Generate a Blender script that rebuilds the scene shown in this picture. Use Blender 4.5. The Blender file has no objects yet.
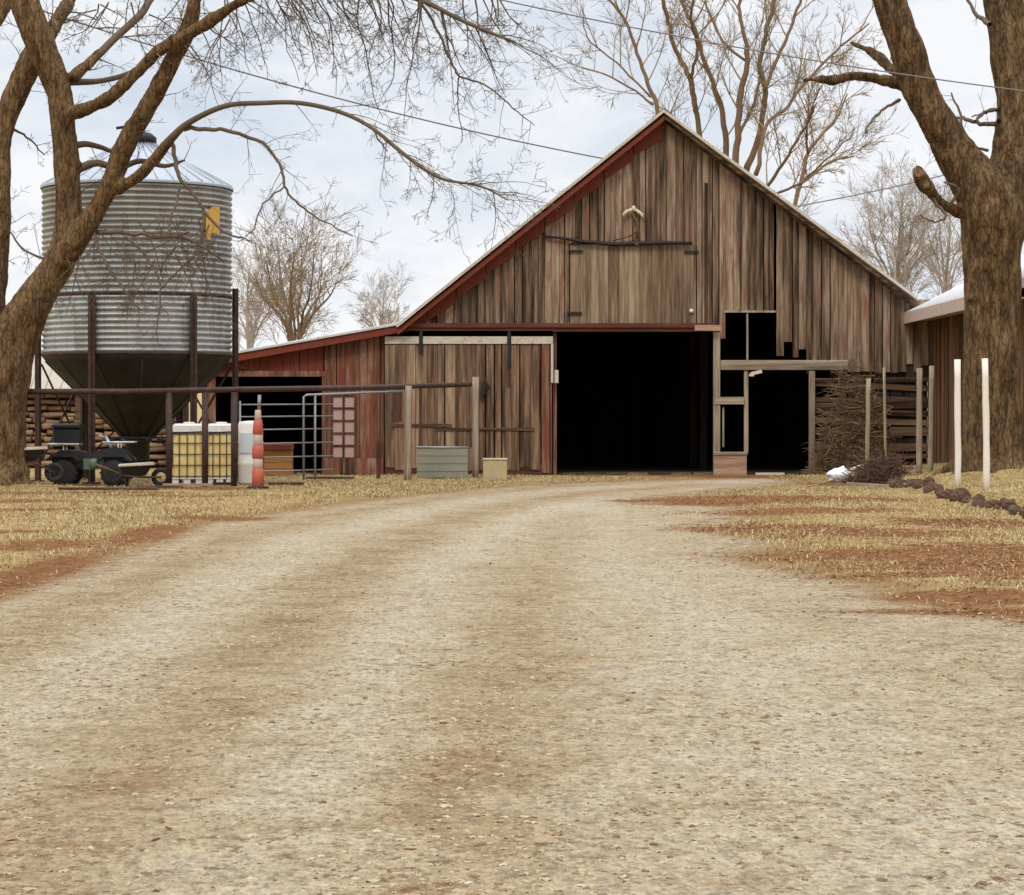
import bpy, math, random
import numpy as np
from mathutils import Vector, Matrix, noise as mnoise

SC = bpy.context.scene
COL = SC.collection
R = math.radians
random.seed(7)
RNG = np.random.default_rng(11)

# ------------------------------------------------------------------ helpers
CAMZ = 1.5
K = 2.5           # long lens: metres of depth per nominal unit of depth
def P(u, v, Y):
    """measured direction -> world point at distance Y"""
    return Vector(((u - 512) * Y / 1000.0, Y * K, CAMZ - (v - 415) * Y / 1000.0))

class MB:
    def __init__(s):
        s.v = []; s.f = []; s.sm = []
    def add(s, verts, faces, smooth=False):
        b = len(s.v)
        s.v.extend([tuple(p) for p in verts])
        s.f.extend([tuple(i + b for i in f) for f in faces])
        s.sm.extend([smooth] * len(faces))
    def box(s, c, size, rot=None):
        hx, hy, hz = size[0] / 2, size[1] / 2, size[2] / 2
        vs = [Vector((x, y, z)) for x in (-hx, hx) for y in (-hy, hy) for z in (-hz, hz)]
        if rot is not None:
            vs = [rot @ p for p in vs]
        c = Vector(c)
        vs = [p + c for p in vs]
        s.add(vs, [(0, 1, 3, 2), (4, 6, 7, 5), (0, 4, 5, 1), (2, 3, 7, 6), (0, 2, 6, 4), (1, 5, 7, 3)])
    def bbox(s, x0, x1, y0, y1, z0, z1):
        s.box(((x0 + x1) / 2, (y0 + y1) / 2, (z0 + z1) / 2), (x1 - x0, y1 - y0, z1 - z0))
    def chbox(s, x0, x1, y0, y1, z0, z1, b=0.01):
        """box with chamfered vertical and top edges"""
        def ring(x0, x1, y0, y1, z, b):
            return [(x0 + b, y0, z), (x1 - b, y0, z), (x1, y0 + b, z), (x1, y1 - b, z), (x1 - b, y1, z), (x0 + b, y1, z), (x0, y1 - b, z), (x0, y0 + b, z)]
        rs = ring(x0, x1, y0, y1, z0, b) + ring(x0, x1, y0, y1, z1 - b, b) + ring(x0 + b, x1 - b, y0 + b, y1 - b, z1, b)
        fs = [tuple(range(7, -1, -1)), tuple(range(16, 24))]
        for k in (0, 8):
            for i in range(8):
                j = (i + 1) % 8
                fs.append((k + i, k + j, k + 8 + j, k + 8 + i))
        s.add(rs, fs)
    def tube(s, pts, radii, sides=8, cap=True, smooth=True):
        pts = [Vector(p) for p in pts]
        n = len(pts)
        if isinstance(radii, (int, float)):
            radii = [radii] * n
        t0 = (pts[1] - pts[0]).normalized()
        a = Vector((0, 0, 1)) if abs(t0.z) < 0.9 else Vector((1, 0, 0))
        nrm = t0.cross(a).normalized()
        vs = []
        for i in range(n):
            if i == 0: t = pts[1] - pts[0]
            elif i == n - 1: t = pts[-1] - pts[-2]
            else: t = pts[i + 1] - pts[i - 1]
            t = t.normalized() if t.length > 1e-9 else t0
            nrm = nrm - t * nrm.dot(t)
            nrm = nrm.normalized() if nrm.length > 1e-6 else t.orthogonal().normalized()
            bn = t.cross(nrm)
            for k in range(sides):
                an = 2 * math.pi * k / sides
                vs.append(pts[i] + (nrm * math.cos(an) + bn * math.sin(an)) * radii[i])
        fs = []
        for i in range(n - 1):
            for k in range(sides):
                k2 = (k + 1) % sides
                fs.append((i * sides + k, i * sides + k2, (i + 1) * sides + k2, (i + 1) * sides + k))
        if cap:
            fs.append(tuple(range(sides - 1, -1, -1)))
            fs.append(tuple((n - 1) * sides + k for k in range(sides)))
        s.add(vs, fs, smooth)
    def lathe(s, c, prof, seg=32, axis='z', smooth=True, cap=True):
        """prof: list of (r, h) along the axis"""
        c = Vector(c); vs = []
        for r, h in prof:
            for k in range(seg):
                a = 2 * math.pi * k / seg
                x, y = r * math.cos(a), r * math.sin(a)
                if axis == 'z': p = (x, y, h)
                elif axis == 'y': p = (x, h, y)
                else: p = (h, x, y)
                vs.append(c + Vector(p))
        fs = []
        n = len(prof)
        for i in range(n - 1):
            for k in range(seg):
                k2 = (k + 1) % seg
                fs.append((i * seg + k, i * seg + k2, (i + 1) * seg + k2, (i + 1) * seg + k))
        if cap:
            fs.append(tuple(range(seg - 1, -1, -1))); fs.append(tuple((n - 1) * seg + k for k in range(seg)))
        s.add(vs, fs, smooth)
    def prism(s, poly, y0, y1):
        """polygon in xz extruded along y"""
        n = len(poly)
        vs = [(x, y0, z) for x, z in poly] + [(x, y1, z) for x, z in poly]
        fs = [tuple(range(n)), tuple(range(2 * n - 1, n - 1, -1))]
        for i in range(n):
            j = (i + 1) % n
            fs.append((i, i + n, j + n, j))
        s.add(vs, fs)

def worldorg(o):
    v = Vector((0, 0, 0))
    while o is not None:
        v += o.location; o = o.parent
    return v

def fix_normals(me):
    import bmesh
    bm = bmesh.new(); bm.from_mesh(me)
    bmesh.ops.recalc_face_normals(bm, faces=bm.faces)
    bm.to_mesh(me); bm.free()

def obj(name, mb, mat, parent=None, org=None, normals=True):
    """links the collected shapes as ONE mesh object (world coordinates in)"""
    o0 = worldorg(parent) if parent is not None else Vector(org or (0, 0, 0))
    me = bpy.data.meshes.new(name)
    me.from_pydata([(x - o0.x, y - o0.y, z - o0.z) for x, y, z in mb.v], [], mb.f)
    me.polygons.foreach_set('use_smooth', mb.sm)
    me.materials.append(mat)
    if normals: fix_normals(me)
    me.update()
    o = bpy.data.objects.new(name, me); COL.objects.link(o)
    if parent is not None: o.parent = parent
    else: o.location = o0
    return o

def npobj(name, V, F, mat, smooth=False, parent=None):
    """big mesh from arrays; F is (M,k)"""
    V = np.asarray(V, np.float32); F = np.asarray(F, np.int32)
    o0 = worldorg(parent) if parent is not None else Vector((0, 0, 0))
    V = V - np.array(o0, np.float32)
    me = bpy.data.meshes.new(name)
    M, k = F.shape
    me.vertices.add(len(V)); me.vertices.foreach_set('co', V.ravel())
    me.loops.add(M * k); me.loops.foreach_set('vertex_index', F.ravel())
    me.polygons.add(M)
    me.polygons.foreach_set('loop_start', np.arange(0, M * k, k, dtype=np.int32))
    me.polygons.foreach_set('loop_total', np.full(M, k, np.int32))
    me.update(calc_edges=True)
    me.polygons.foreach_set('use_smooth', np.full(M, smooth))
    me.materials.append(mat); me.validate()
    o = bpy.data.objects.new(name, me); COL.objects.link(o)
    if parent is not None: o.parent = parent
    return o

def tag(o, label=None, cat=None, group=None, kind=None):
    if label: o['label'] = label
    if cat: o['category'] = cat
    if group: o['group'] = group
    if kind: o['kind'] = kind
    return o

def thing(name, label, cat, loc, group=None):
    o = bpy.data.objects.new(name, None); COL.objects.link(o)
    o.location = loc; o.empty_display_size = 0.2
    return tag(o, label, cat, group)

# ------------------------------------------------------------------ materials
def newmat(name):
    m = bpy.data.materials.new(name); m.use_nodes = True
    nt = m.node_tree; nt.nodes.clear()
    out = nt.nodes.new('ShaderNodeOutputMaterial'); b = nt.nodes.new('ShaderNodeBsdfPrincipled')
    nt.links.new(b.outputs[0], out.inputs[0])
    return m, nt, b
class N:
    def __init__(s, nt): s.nt = nt
    def node(s, t, **kw):
        n = s.nt.nodes.new(t)
        for k, v in kw.items(): setattr(n, k, v)
        return n
    def link(s, a, b): s.nt.links.new(a, b)
    def val(s, sock, v):
        if hasattr(v, 'is_output') or isinstance(v, bpy.types.NodeSocket): s.link(v, sock)
        else: sock.default_value = v
    def math(s, op, a, b=0.0, c=None, clamp=False):
        n = s.node('ShaderNodeMath', operation=op, use_clamp=clamp)
        s.val(n.inputs[0], a); s.val(n.inputs[1], b)
        if c is not None: s.val(n.inputs[2], c)
        return n.outputs[0]
    def mix(s, f, a, b, mode='MIX'):
        n = s.node('ShaderNodeMix', data_type='RGBA', blend_type=mode)
        s.val(n.inputs[0], f)
        for i, x in ((6, a), (7, b)):
            s.val(n.inputs[i], (*x, 1) if isinstance(x, tuple) and len(x) == 3 else x)
        return n.outputs[2]
    def ramp(s, f, stops, interp='LINEAR'):
        n = s.node('ShaderNodeValToRGB'); cr = n.color_ramp; cr.interpolation = interp
        while len(cr.elements) < len(stops): cr.elements.new(0.5)
        for e, (p, c) in zip(cr.elements, stops):
            e.position = p; e.color = (*c, 1) if not isinstance(c, (int, float)) else (c, c, c, 1)
        s.link(f, n.inputs[0]); return n.outputs[0]
    def noise(s, vec, scale=1, detail=4, rough=0.55, dist=0.0):
        n = s.node('ShaderNodeTexNoise'); s.link(vec, n.inputs['Vector'])
        n.inputs['Scale'].default_value = scale; n.inputs['Detail'].default_value = detail
        n.inputs['Roughness'].default_value = rough; n.inputs['Distortion'].default_value = dist
        return n.outputs['Fac']
    def voro(s, vec, scale=1, feature='F1', out='Distance'):
        n = s.node('ShaderNodeTexVoronoi', feature=feature); s.link(vec, n.inputs['Vector'])
        n.inputs['Scale'].default_value = scale
        return n.outputs[out]
    def smap(s, vec, scale):
        n = s.node('ShaderNodeMapping'); s.link(vec, n.inputs[0]); n.inputs['Scale'].default_value = scale
        return n.outputs[0]
    def objc(s): return s.node('ShaderNodeTexCoord').outputs['Object']
    def island(s): return s.node('ShaderNodeNewGeometry').outputs['Random Per Island']
    def offs(s, vec, isl, k=37.0):
        c = s.node('ShaderNodeCombineXYZ')
        s.link(s.math('MULTIPLY', isl, k), c.inputs[0]); s.link(s.math('MULTIPLY', isl, k * 1.7), c.inputs[1]); s.link(s.math('MULTIPLY', isl, k * .6), c.inputs[2])
        a = s.node('ShaderNodeVectorMath', operation='ADD'); s.link(vec, a.inputs[0]); s.link(c.outputs[0], a.inputs[1])
        return a.outputs[0]
    def bump(s, h, bsdf, strength=0.4, dist=0.02):
        n = s.node('ShaderNodeBump'); n.inputs['Strength'].default_value = strength; n.inputs['Distance'].default_value = dist
        s.link(h, n.inputs['Height']); s.link(n.outputs[0], bsdf.inputs['Normal'])

def wood(name, dark, mid, light, paint=None, amt=0.0, axis='z', streak=0.75):
    m, nt, b = newmat(name); n = N(nt)
    isl = n.island(); vec = n.offs(n.objc(), isl)
    sc = {'z': (13, 13, 0.75), 'x': (0.75, 13, 13), 'y': (13, 0.75, 13)}[axis]
    sc2 = {'z': (4.5, 4.5, 0.28), 'x': (0.28, 4.5, 4.5), 'y': (4.5, 0.28, 4.5)}[axis]
    sc3 = {'z': (70, 70, 2.5), 'x': (2.5, 70, 70), 'y': (70, 2.5, 70)}[axis]
    g = n.noise(n.smap(vec, sc), 1, 6, .6)
    blot = n.noise(n.smap(vec, sc2), 1, 4, .6)
    fine = n.noise(n.smap(vec, sc3), 1, 3, .6)
    f = n.math('ADD', n.math('MULTIPLY', g, .9), n.math('MULTIPLY', isl, .32))
    f = n.math('SUBTRACT', f, .12)
    col = n.ramp(f, [(0.24, dark), (0.46, mid), (0.72, light)])
    st = n.ramp(blot, [(0.36, 1 - streak), (0.52, 1.0)])
    col = n.mix(1.0, col, st, 'MULTIPLY')
    fi = n.ramp(fine, [(0.3, .62), (0.65, 1.12)])
    col = n.mix(.8, col, fi, 'MULTIPLY')
    if paint:
        pm = n.noise(n.smap(vec, {'z': (7, 7, 1.1), 'x': (1.1, 7, 7), 'y': (7, 1.1, 7)}[axis]), 1, 5, .65)
        pm = n.math('ADD', pm, n.math('MULTIPLY', isl, .18))
        mk = n.ramp(pm, [(max(0, .59 - amt * .5 - .06), 0.0), (.59 - amt * .5 + .12, 1.0)])
        pc = n.mix(fine, tuple(c * .75 for c in paint), tuple(min(1, c * 1.25) for c in paint))
        col = n.mix(n.math('MULTIPLY', mk, .9), col, pc)
    n.link(col, b.inputs['Base Color'])
    b.inputs['Roughness'].default_value = .88; b.inputs['Specular IOR Level'].default_value = .2
    n.bump(n.math('ADD', g, n.math('MULTIPLY', fine, .5)), b, .5, .012)
    return m

def plain(name, col, rough=.6, metal=0.0, var=.25, scale=6, bump=.15, dirt=None, dirt_amt=.4):
    m, nt, b = newmat(name); n = N(nt); v = n.objc()
    a = n.noise(v, scale, 6, .65); a2 = n.noise(v, scale * 7, 4, .6)
    c = n.ramp(a, [(.25, tuple(x * (1 - var) for x in col)), (.7, tuple(min(1, x * (1 + var * .6)) for x in col))])
    if dirt:
        d = n.ramp(n.math('ADD', n.math('MULTIPLY', a, .6), n.math('MULTIPLY', a2, .4)), [(.62 - dirt_amt * .4, 0.0), (.68, 1.0)])
        c = n.mix(d, c, dirt)
    n.link(c, b.inputs['Base Color'])
    n.link(n.ramp(a2, [(.3, max(0, rough - .1)), (.7, min(1, rough + .12))]), b.inputs['Roughness'])
    b.inputs['Metallic'].default_value = metal
    n.bump(a2, b, bump, .01)
    return m

M = {}
M['gable'] = wood('gable wood', (.037, .021, .012), (.185, .115, .068), (.37, .28, .188), paint=(.19, .07, .045), amt=-.22)
M['haydoor'] = wood('hay door wood', (.09, .054, .032), (.225, .145, .085), (.36, .265, .17), streak=.45)
M['door'] = wood('sliding door wood', (.045, .022, .012), (.195, .115, .068), (.37, .255, .165), streak=.6)
M['redwall'] = wood('red flaked wood', (.06, .03, .02), (.19, .098, .06), (.33, .22, .15), paint=(.17, .045, .028), amt=-.02)
M['red'] = wood('red painted trim', (.06, .026, .016), (.15, .07, .042), (.27, .155, .1), paint=(.16, .036, .02), amt=.46, streak=.5)
M['redx'] = wood('red painted rail', (.035, .016, .01), (.085, .04, .026), (.2, .11, .07), paint=(.10, .026, .018), amt=.1, axis='x')
M['darkred'] = wood('dark stained trim', (.03, .016, .012), (.08, .035, .025), (.15, .08, .055), paint=(.10, .028, .02), amt=.0)
M['darkwood'] = wood('dark strip wood', (.018, .01, .006), (.06, .033, .018), (.12, .072, .042))
M['post'] = wood('grey post wood', (.10, .068, .042), (.29, .215, .145), (.46, .375, .28), streak=.5)
M['beam'] = wood('grey beam wood', (.10, .07, .045), (.28, .21, .14), (.44, .36, .26), axis='x', streak=.4)
M['slat'] = wood('brown slat wood', (.022, .012, .008), (.095, .052, .028), (.22, .14, .085), axis='x')
M['pink'] = wood('pink plywood', (.22, .12, .075), (.36, .215, .14), (.46, .31, .215), axis='x', streak=.3)
M['whitetrim'] = plain('old white paint', (.54, .48, .39), .7, 0, .25, 4, .1, (.26, .16, .09), .42)
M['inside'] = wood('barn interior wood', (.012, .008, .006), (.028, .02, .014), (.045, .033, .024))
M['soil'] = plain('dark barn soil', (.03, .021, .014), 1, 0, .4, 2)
M['roofmetal'] = plain('galvanised roof', (.55, .54, .52), .5, .3, .15, 2, .1, (.3, .17, .1), .25)
M['blackiron'] = plain('black iron', (.022, .016, .014), .6, .4, .3, 9)
M['pipe'] = plain('rust brown pipe', (.055, .03, .024), .65, .3, .35, 8, .15, (.13, .05, .025), .3)
M['galv'] = plain('galvanised tube', (.27, .26, .26), .5, .5, .2, 8)
M['pale'] = plain('pale bleached metal', (.56, .47, .34), .7, 0, .2, 12)
M['blackplastic'] = plain('black plastic', (.012, .012, .013), .45, 0, .2, 6)
M['rubber'] = plain('tyre rubber', (.016, .015, .015), .85, 0, .3, 12, .3)
M['greenpaint'] = plain('green paint', (.12, .19, .11), .5, 0, .3, 8, .1, (.12, .08, .05), .35)
M['silver'] = plain('silver rack', (.62, .62, .62), .35, .6, .15, 10)
M['whiteplastic'] = plain('white plastic', (.74, .71, .66), .5, 0, .12, 6, .05, (.45, .36, .25), .12)
M['orange'] = plain('faded orange plastic', (.42, .085, .045), .55, 0, .2, 8, .08, (.3, .12, .07), .15)
M['reflect'] = plain('dirty white band', (.5, .36, .28), .5, 0, .2, 9, .05, (.5, .3, .2), .3)
M['orangebox'] = wood('orange stained wood', (.22, .08, .02), (.42, .17, .045), (.5, .25, .09), axis='x', streak=.3)
M['trough'] = plain('pale green sheet', (.25, .255, .19), .65, .1, .2, 4, .1, (.22, .16, .09), .3)
M['cardboard'] = plain('tan board', (.43, .33, .19), .8, 0, .12, 5)
M['log'] = wood('split log wood', (.10, .055, .03), (.28, .17, .095), (.43, .29, .185), axis='x', streak=.4)
M['beigeroof'] = plain('beige sheet roof', (.37, .32, .25), .7, .1, .12, 2)
M['rust'] = wood('rust red shed wood', (.04, .02, .01), (.14, .07, .033), (.27, .14, .065), streak=.6)
M['fascia'] = plain('pinkish bleached fascia', (.50, .38, .31), .7, 0, .25, 6, .1, (.3, .18, .12), .2)
M['whiteroof'] = plain('white painted roof sheet', (.60, .60, .62), .55, 0, .1, 2, .05, (.4, .25, .18), .12)
M['rock'] = plain('dark edging rock', (.085, .042, .021), .95, 0, .5, 7, .6)
M['whitepost'] = plain('white post paint', (.68, .61, .53), .65, 0, .08, 6, .1, (.5, .4, .3), .12)
M['tarp'] = plain('white feed sack', (.75, .75, .77), .6, 0, .12, 5, .2)
M['yellow'] = plain('yellow badge', (.62, .36, .05), .5, 0, .2, 9, .05, (.5, .2, .04), .3)
M['wire'] = plain('power cable', (.16, .15, .15), .6, 0, .1)
M['vine'] = plain('dead vine', (.2, .12, .062), .95, 0, .5, 3)
M['brush'] = plain('dead brush', (.12, .06, .038), .95, 0, .4, 10)
M['pane'] = plain('dusty pane', (.42, .28, .24), .25, 0, .3, 7, .05, (.28, .14, .11), .3)
M['drumlabel'] = plain('pale blue label', (.55, .58, .62), .5, 0, .1)

def bark(name, dark, mid, light, fine=1.0):
    m, nt, b = newmat(name); n = N(nt); v = n.objc()
    a = n.noise(n.smap(v, (9 * fine, 9 * fine, 2.4 * fine)), 1, 8, .68, .4)
    k = n.voro(n.smap(v, (16 * fine, 16 * fine, 4.5 * fine)), 1, 'DISTANCE_TO_EDGE')
    big = n.noise(v, 1.3, 3, .5)
    f = n.math('ADD', n.math('MULTIPLY', a, .8), n.math('MULTIPLY', big, .25))
    c = n.ramp(f, [(.32, dark), (.5, mid), (.72, light)])
    cr = n.ramp(n.math('ADD', k, n.math('MULTIPLY', n.math('SUBTRACT', a, .5), .25)), [(0.0, .38), (.16, 1.0)])
    c = n.mix(.75, c, cr, 'MULTIPLY')
    n.link(c, b.inputs['Base Color']); b.inputs['Roughness'].default_value = .95; b.inputs['Specular IOR Level'].default_value = .15
    n.bump(n.math('ADD', a, n.math('MULTIPLY', cr, .6)), b, .8, .035)
    return m
M['bark'] = bark('brown bark', (.022, .012, .005), (.12, .069, .031), (.25, .16, .08))
M['barkgrey'] = bark('old rough bark', (.018, .01, .005), (.10, .057, .026), (.245, .16, .08))
M['twig'] = plain('twig bark', (.105, .07, .042), .9, 0, .3, 3)
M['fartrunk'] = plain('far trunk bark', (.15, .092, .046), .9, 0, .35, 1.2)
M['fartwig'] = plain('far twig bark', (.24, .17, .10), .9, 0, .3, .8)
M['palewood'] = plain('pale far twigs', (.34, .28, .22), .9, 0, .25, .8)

def galv_bin():
    m, nt, b = newmat('corrugated galvanised sheet'); n = N(nt); v = n.objc()
    a = n.noise(n.smap(v, (1.2, 1.2, .5)), 1, 5, .6); d = n.noise(n.smap(v, (6, 6, .9)), 1, 6, .7); sp = n.noise(v, 30, 3, .6)
    c = n.ramp(a, [(.3, (.27, .275, .27)), (.7, (.50, .51, .505))])
    c = n.mix(n.ramp(d, [(.5, 0.0), (.72, .75)]), c, (.15, .12, .08))
    zz = n.node('ShaderNodeSeparateXYZ'); n.link(v, zz.inputs[0]); c = n.mix(n.ramp(n.math('ADD', n.math('MULTIPLY', zz.outputs[2], .1), n.math('MULTIPLY', a, .35)), [(.62, 0.0), (.8, .45)]), c, (.22, .18, .12)); c = n.mix(.35, c, n.ramp(sp, [(.3, .6), (.7, 1.15)]), 'MULTIPLY')
    n.link(c, b.inputs['Base Color']); b.inputs['Metallic'].default_value = .55; b.inputs['Roughness'].default_value = .48
    n.bump(sp, b, .08, .01)
    return m
M['bin'] = galv_bin()
M['binroof'] = plain('bin roof sheet', (.38, .41, .45), .45, .5, .1, 2, .05, (.3, .28, .26), .2)
M['hopper'] = plain('dark hopper steel', (.022, .021, .018), .6, .3, .35, 2.5, .1, (.05, .035, .02), .25)

# ---------------------------------------------------------- terrain functions
def fbm(x, y, seed=0, octs=4, f0=1.0):
    out = np.zeros_like(x); amp = 1.0; tot = 0
    r = np.random.default_rng(100 + seed)
    f = f0
    for _ in range(octs):
        s = np.zeros_like(x)
        for _k in range(5):
            a = r.uniform(0, 2 * np.pi); ph = r.uniform(0, 2 * np.pi); ff = f * r.uniform(.7, 1.4)
            s += np.sin((x * np.cos(a) + y * np.sin(a)) * ff + ph)
        out += amp * s / 5; tot += amp; amp *= .55; f *= 2.1
    return out / tot

def sstep(a, b, x):
    t = np.clip((x - a) / (b - a), 0, 1); return t * t * (3 - 2 * t)

ROAD = np.array([(-4.9, -9), (-4.5, 2), (-4.3, 5), (-4.27, 8.3), (-4.34, 12), (-4.35, 13.6), (-3.75, 15), (-2.9, 16.8), (-2.0, 18.3), (-.4, 20.6), (1.2, 22.0), (3.4, 23.0), (6.1, 23.9),
                 (6.4, 22.4), (4.9, 20.4), (3.7, 19.2), (2.6, 17.9), (3.6, 16.2), (3.5, 14.6), (2.5, 13.2), (3.1, 11.9), (2.5, 10.4), (3.0, 9.2), (3.3, 8.0), (4.0, 7.0), (4.5, 5.6), (4.4, 3), (4.6, -9)], float)
def seg_dist(x, y, a, b):
    ab = b - a; t = np.clip(((x - a[0]) * ab[0] + (y - a[1]) * ab[1]) / (ab @ ab), 0, 1)
    return np.hypot(x - a[0] - t * ab[0], y - a[1] - t * ab[1])
def poly_sd(x, y, poly):
    d = np.full_like(x, 1e9); inside = np.zeros(x.shape, bool); n = len(poly)
    for i in range(n):
        a, b = poly[i], poly[(i + 1) % n]
        d = np.minimum(d, seg_dist(x, y, a, b))
        cond = ((a[1] > y) != (b[1] > y)) & (x < (b[0] - a[0]) * (y - a[1]) / (b[1] - a[1] + 1e-12) + a[0])
        inside ^= cond
    return np.where(inside, d, -d)
def line_d(x, y, pts):
    d = np.full_like(x, 1e9)
    for a, b in zip(pts[:-1], pts[1:]):
        d = np.minimum(d, seg_dist(x, y, np.array(a, float), np.array(b, float)))
    return d
BROWN = [  # worn earth strips between the wheel tracks
    ([(-3.5, -6), (-3.3, 4), (-3.3, 9), (-3.4, 12.5), (-2.6, 15.2), (-.9, 18.6), (1.2, 21.2), (4, 22.4)], .42),
    ([(-1.6, -6), (-1.6, 6), (-1.5, 10), (-1.2, 13), (-.3, 16.2), (1.6, 19.4), (4, 21.4)], .45),
    ([(-.35, -6), (-.2, 4), (.15, 7), (.5, 11), (.9, 15)], .42)]
PALE = [([(-2.5, -6), (-2.55, 7), (-2.45, 12), (-1.7, 15.6), (.2, 19.2), (3, 21.7), (5.6, 22.9)], .5),
        ([(1.45, -6), (1.3, 5), (1.05, 8), (.75, 13), (1.2, 17)], .75),
        ([(-.85, -6), (-.8, 7), (-.5, 11), (.1, 14.5), (1.6, 18)], .35)]
LEAFY = [(-7.5, 15.5, 1.2, .3), (-9, 17, 1.6, .35), (-6, 18.2, 1.6, .25), (-5.3, 11.3, .6, .5), (-6.6, 12.6, .9, .2), (4.0, 10.5, 1.6, .5), (4.5, 8.05, 1.3, .35), (3.3, 7.6, .8, .1), (3.7, 9.2, .9, .12), (3.7, 16.9, 1.5, .42), (4.2, 17.8, 1.6, .5), (3.4, 13.1, 1.25, .38), (4.4, 12.4, 1.2, .5), (4.6, 9.8, 1.3, .5), (3.9, 8.2, .9, .25), (4.6, 7.5, .9, .4), (5.2, 10.8, 1.2, .7), (6.2, 13.6, 1, .6), 
         (-4.5, 9, .35, 2.0), (-4.55, 12.5, .4, 1.2), (-4.3, 14.4, .9, .3), (-6.2, 19.9, 1.8, .35), (-8.5, 18.8, 2.5, .35), (0.5, 24.3, 3.6, .5), (4.5, 24.3, 2.4, .6), (5.2, 9.4, 1.2, .7), (6.4, 10.2, 1.3, .8), (4.6, 15.3, 1.5, .5), (5.5, 17.4, 1.6, .5), (2.9, 17.4, 1.3, .3), (7.0, 21.3, .9, .7), ]
def fields(x, y):
    y = y / K
    g = poly_sd(x, y, ROAD)
    w = np.zeros_like(x)
    wob = .18 * fbm(x, y, 3, 3, .8)
    for pts, wd in BROWN: w -= np.exp(-((line_d(x + wob, y, pts)) / wd) ** 2)
    for pts, wd in PALE: w += .9 * np.exp(-((line_d(x + wob, y, pts)) / wd) ** 2)
    l = np.zeros_like(x)
    for cx, cy, sx, sy in LEAFY: l = np.maximum(l, np.exp(-((x - cx) / sx) ** 2 - ((y - cy) / sy) ** 2))
    return g, w, l
TREE_R = (9.12, 19.0); TREE_L = (-10.25, 20.0)
def height(x, yr):
    y = yr / K
    edge = np.interp(y, [10, 14.3, 20.8, 30], [7.1, 7.3, 7.66, 7.7])
    bank = sstep(0.0, .5, x - edge) * sstep(10.5, 13.5, y) * (.17 + .05 * np.clip(x - edge, 0, 5))
    bank = bank * sstep(24.8, 23.9, y)
    kn = .24 * np.exp(-((x - TREE_R[0]) ** 2 + (yr - TREE_R[1] * K) ** 2) / 1.5 ** 2)
    kl = .12 * np.exp(-((x - TREE_L[0]) ** 2 + (yr - TREE_L[1] * K) ** 2) / 1.2 ** 2)
    near = sstep(60, 30, np.hypot(x, y - 12))
    g = poly_sd(x, y, ROAD)
    off = sstep(.1, -.8, g) * near * sstep(24.9, 24.2, y)
    lump = off * (.035 + .035 * fbm(x, y, 1, 4, 1.5))
    rut = sstep(-.2, .5, g) * near * (.008 * fbm(x, y, 5, 4, 3.0) - .0)
    far = 26 * sstep(350, 2100, yr) * (1 + .3 * fbm(x / 130, yr / 400, 40, 3, 1.0))
    return bank + kn + kl + lump + rut + far
def ground_z(x, y):
    return float(height(np.array([x], float), np.array([y], float))[0])

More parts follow.
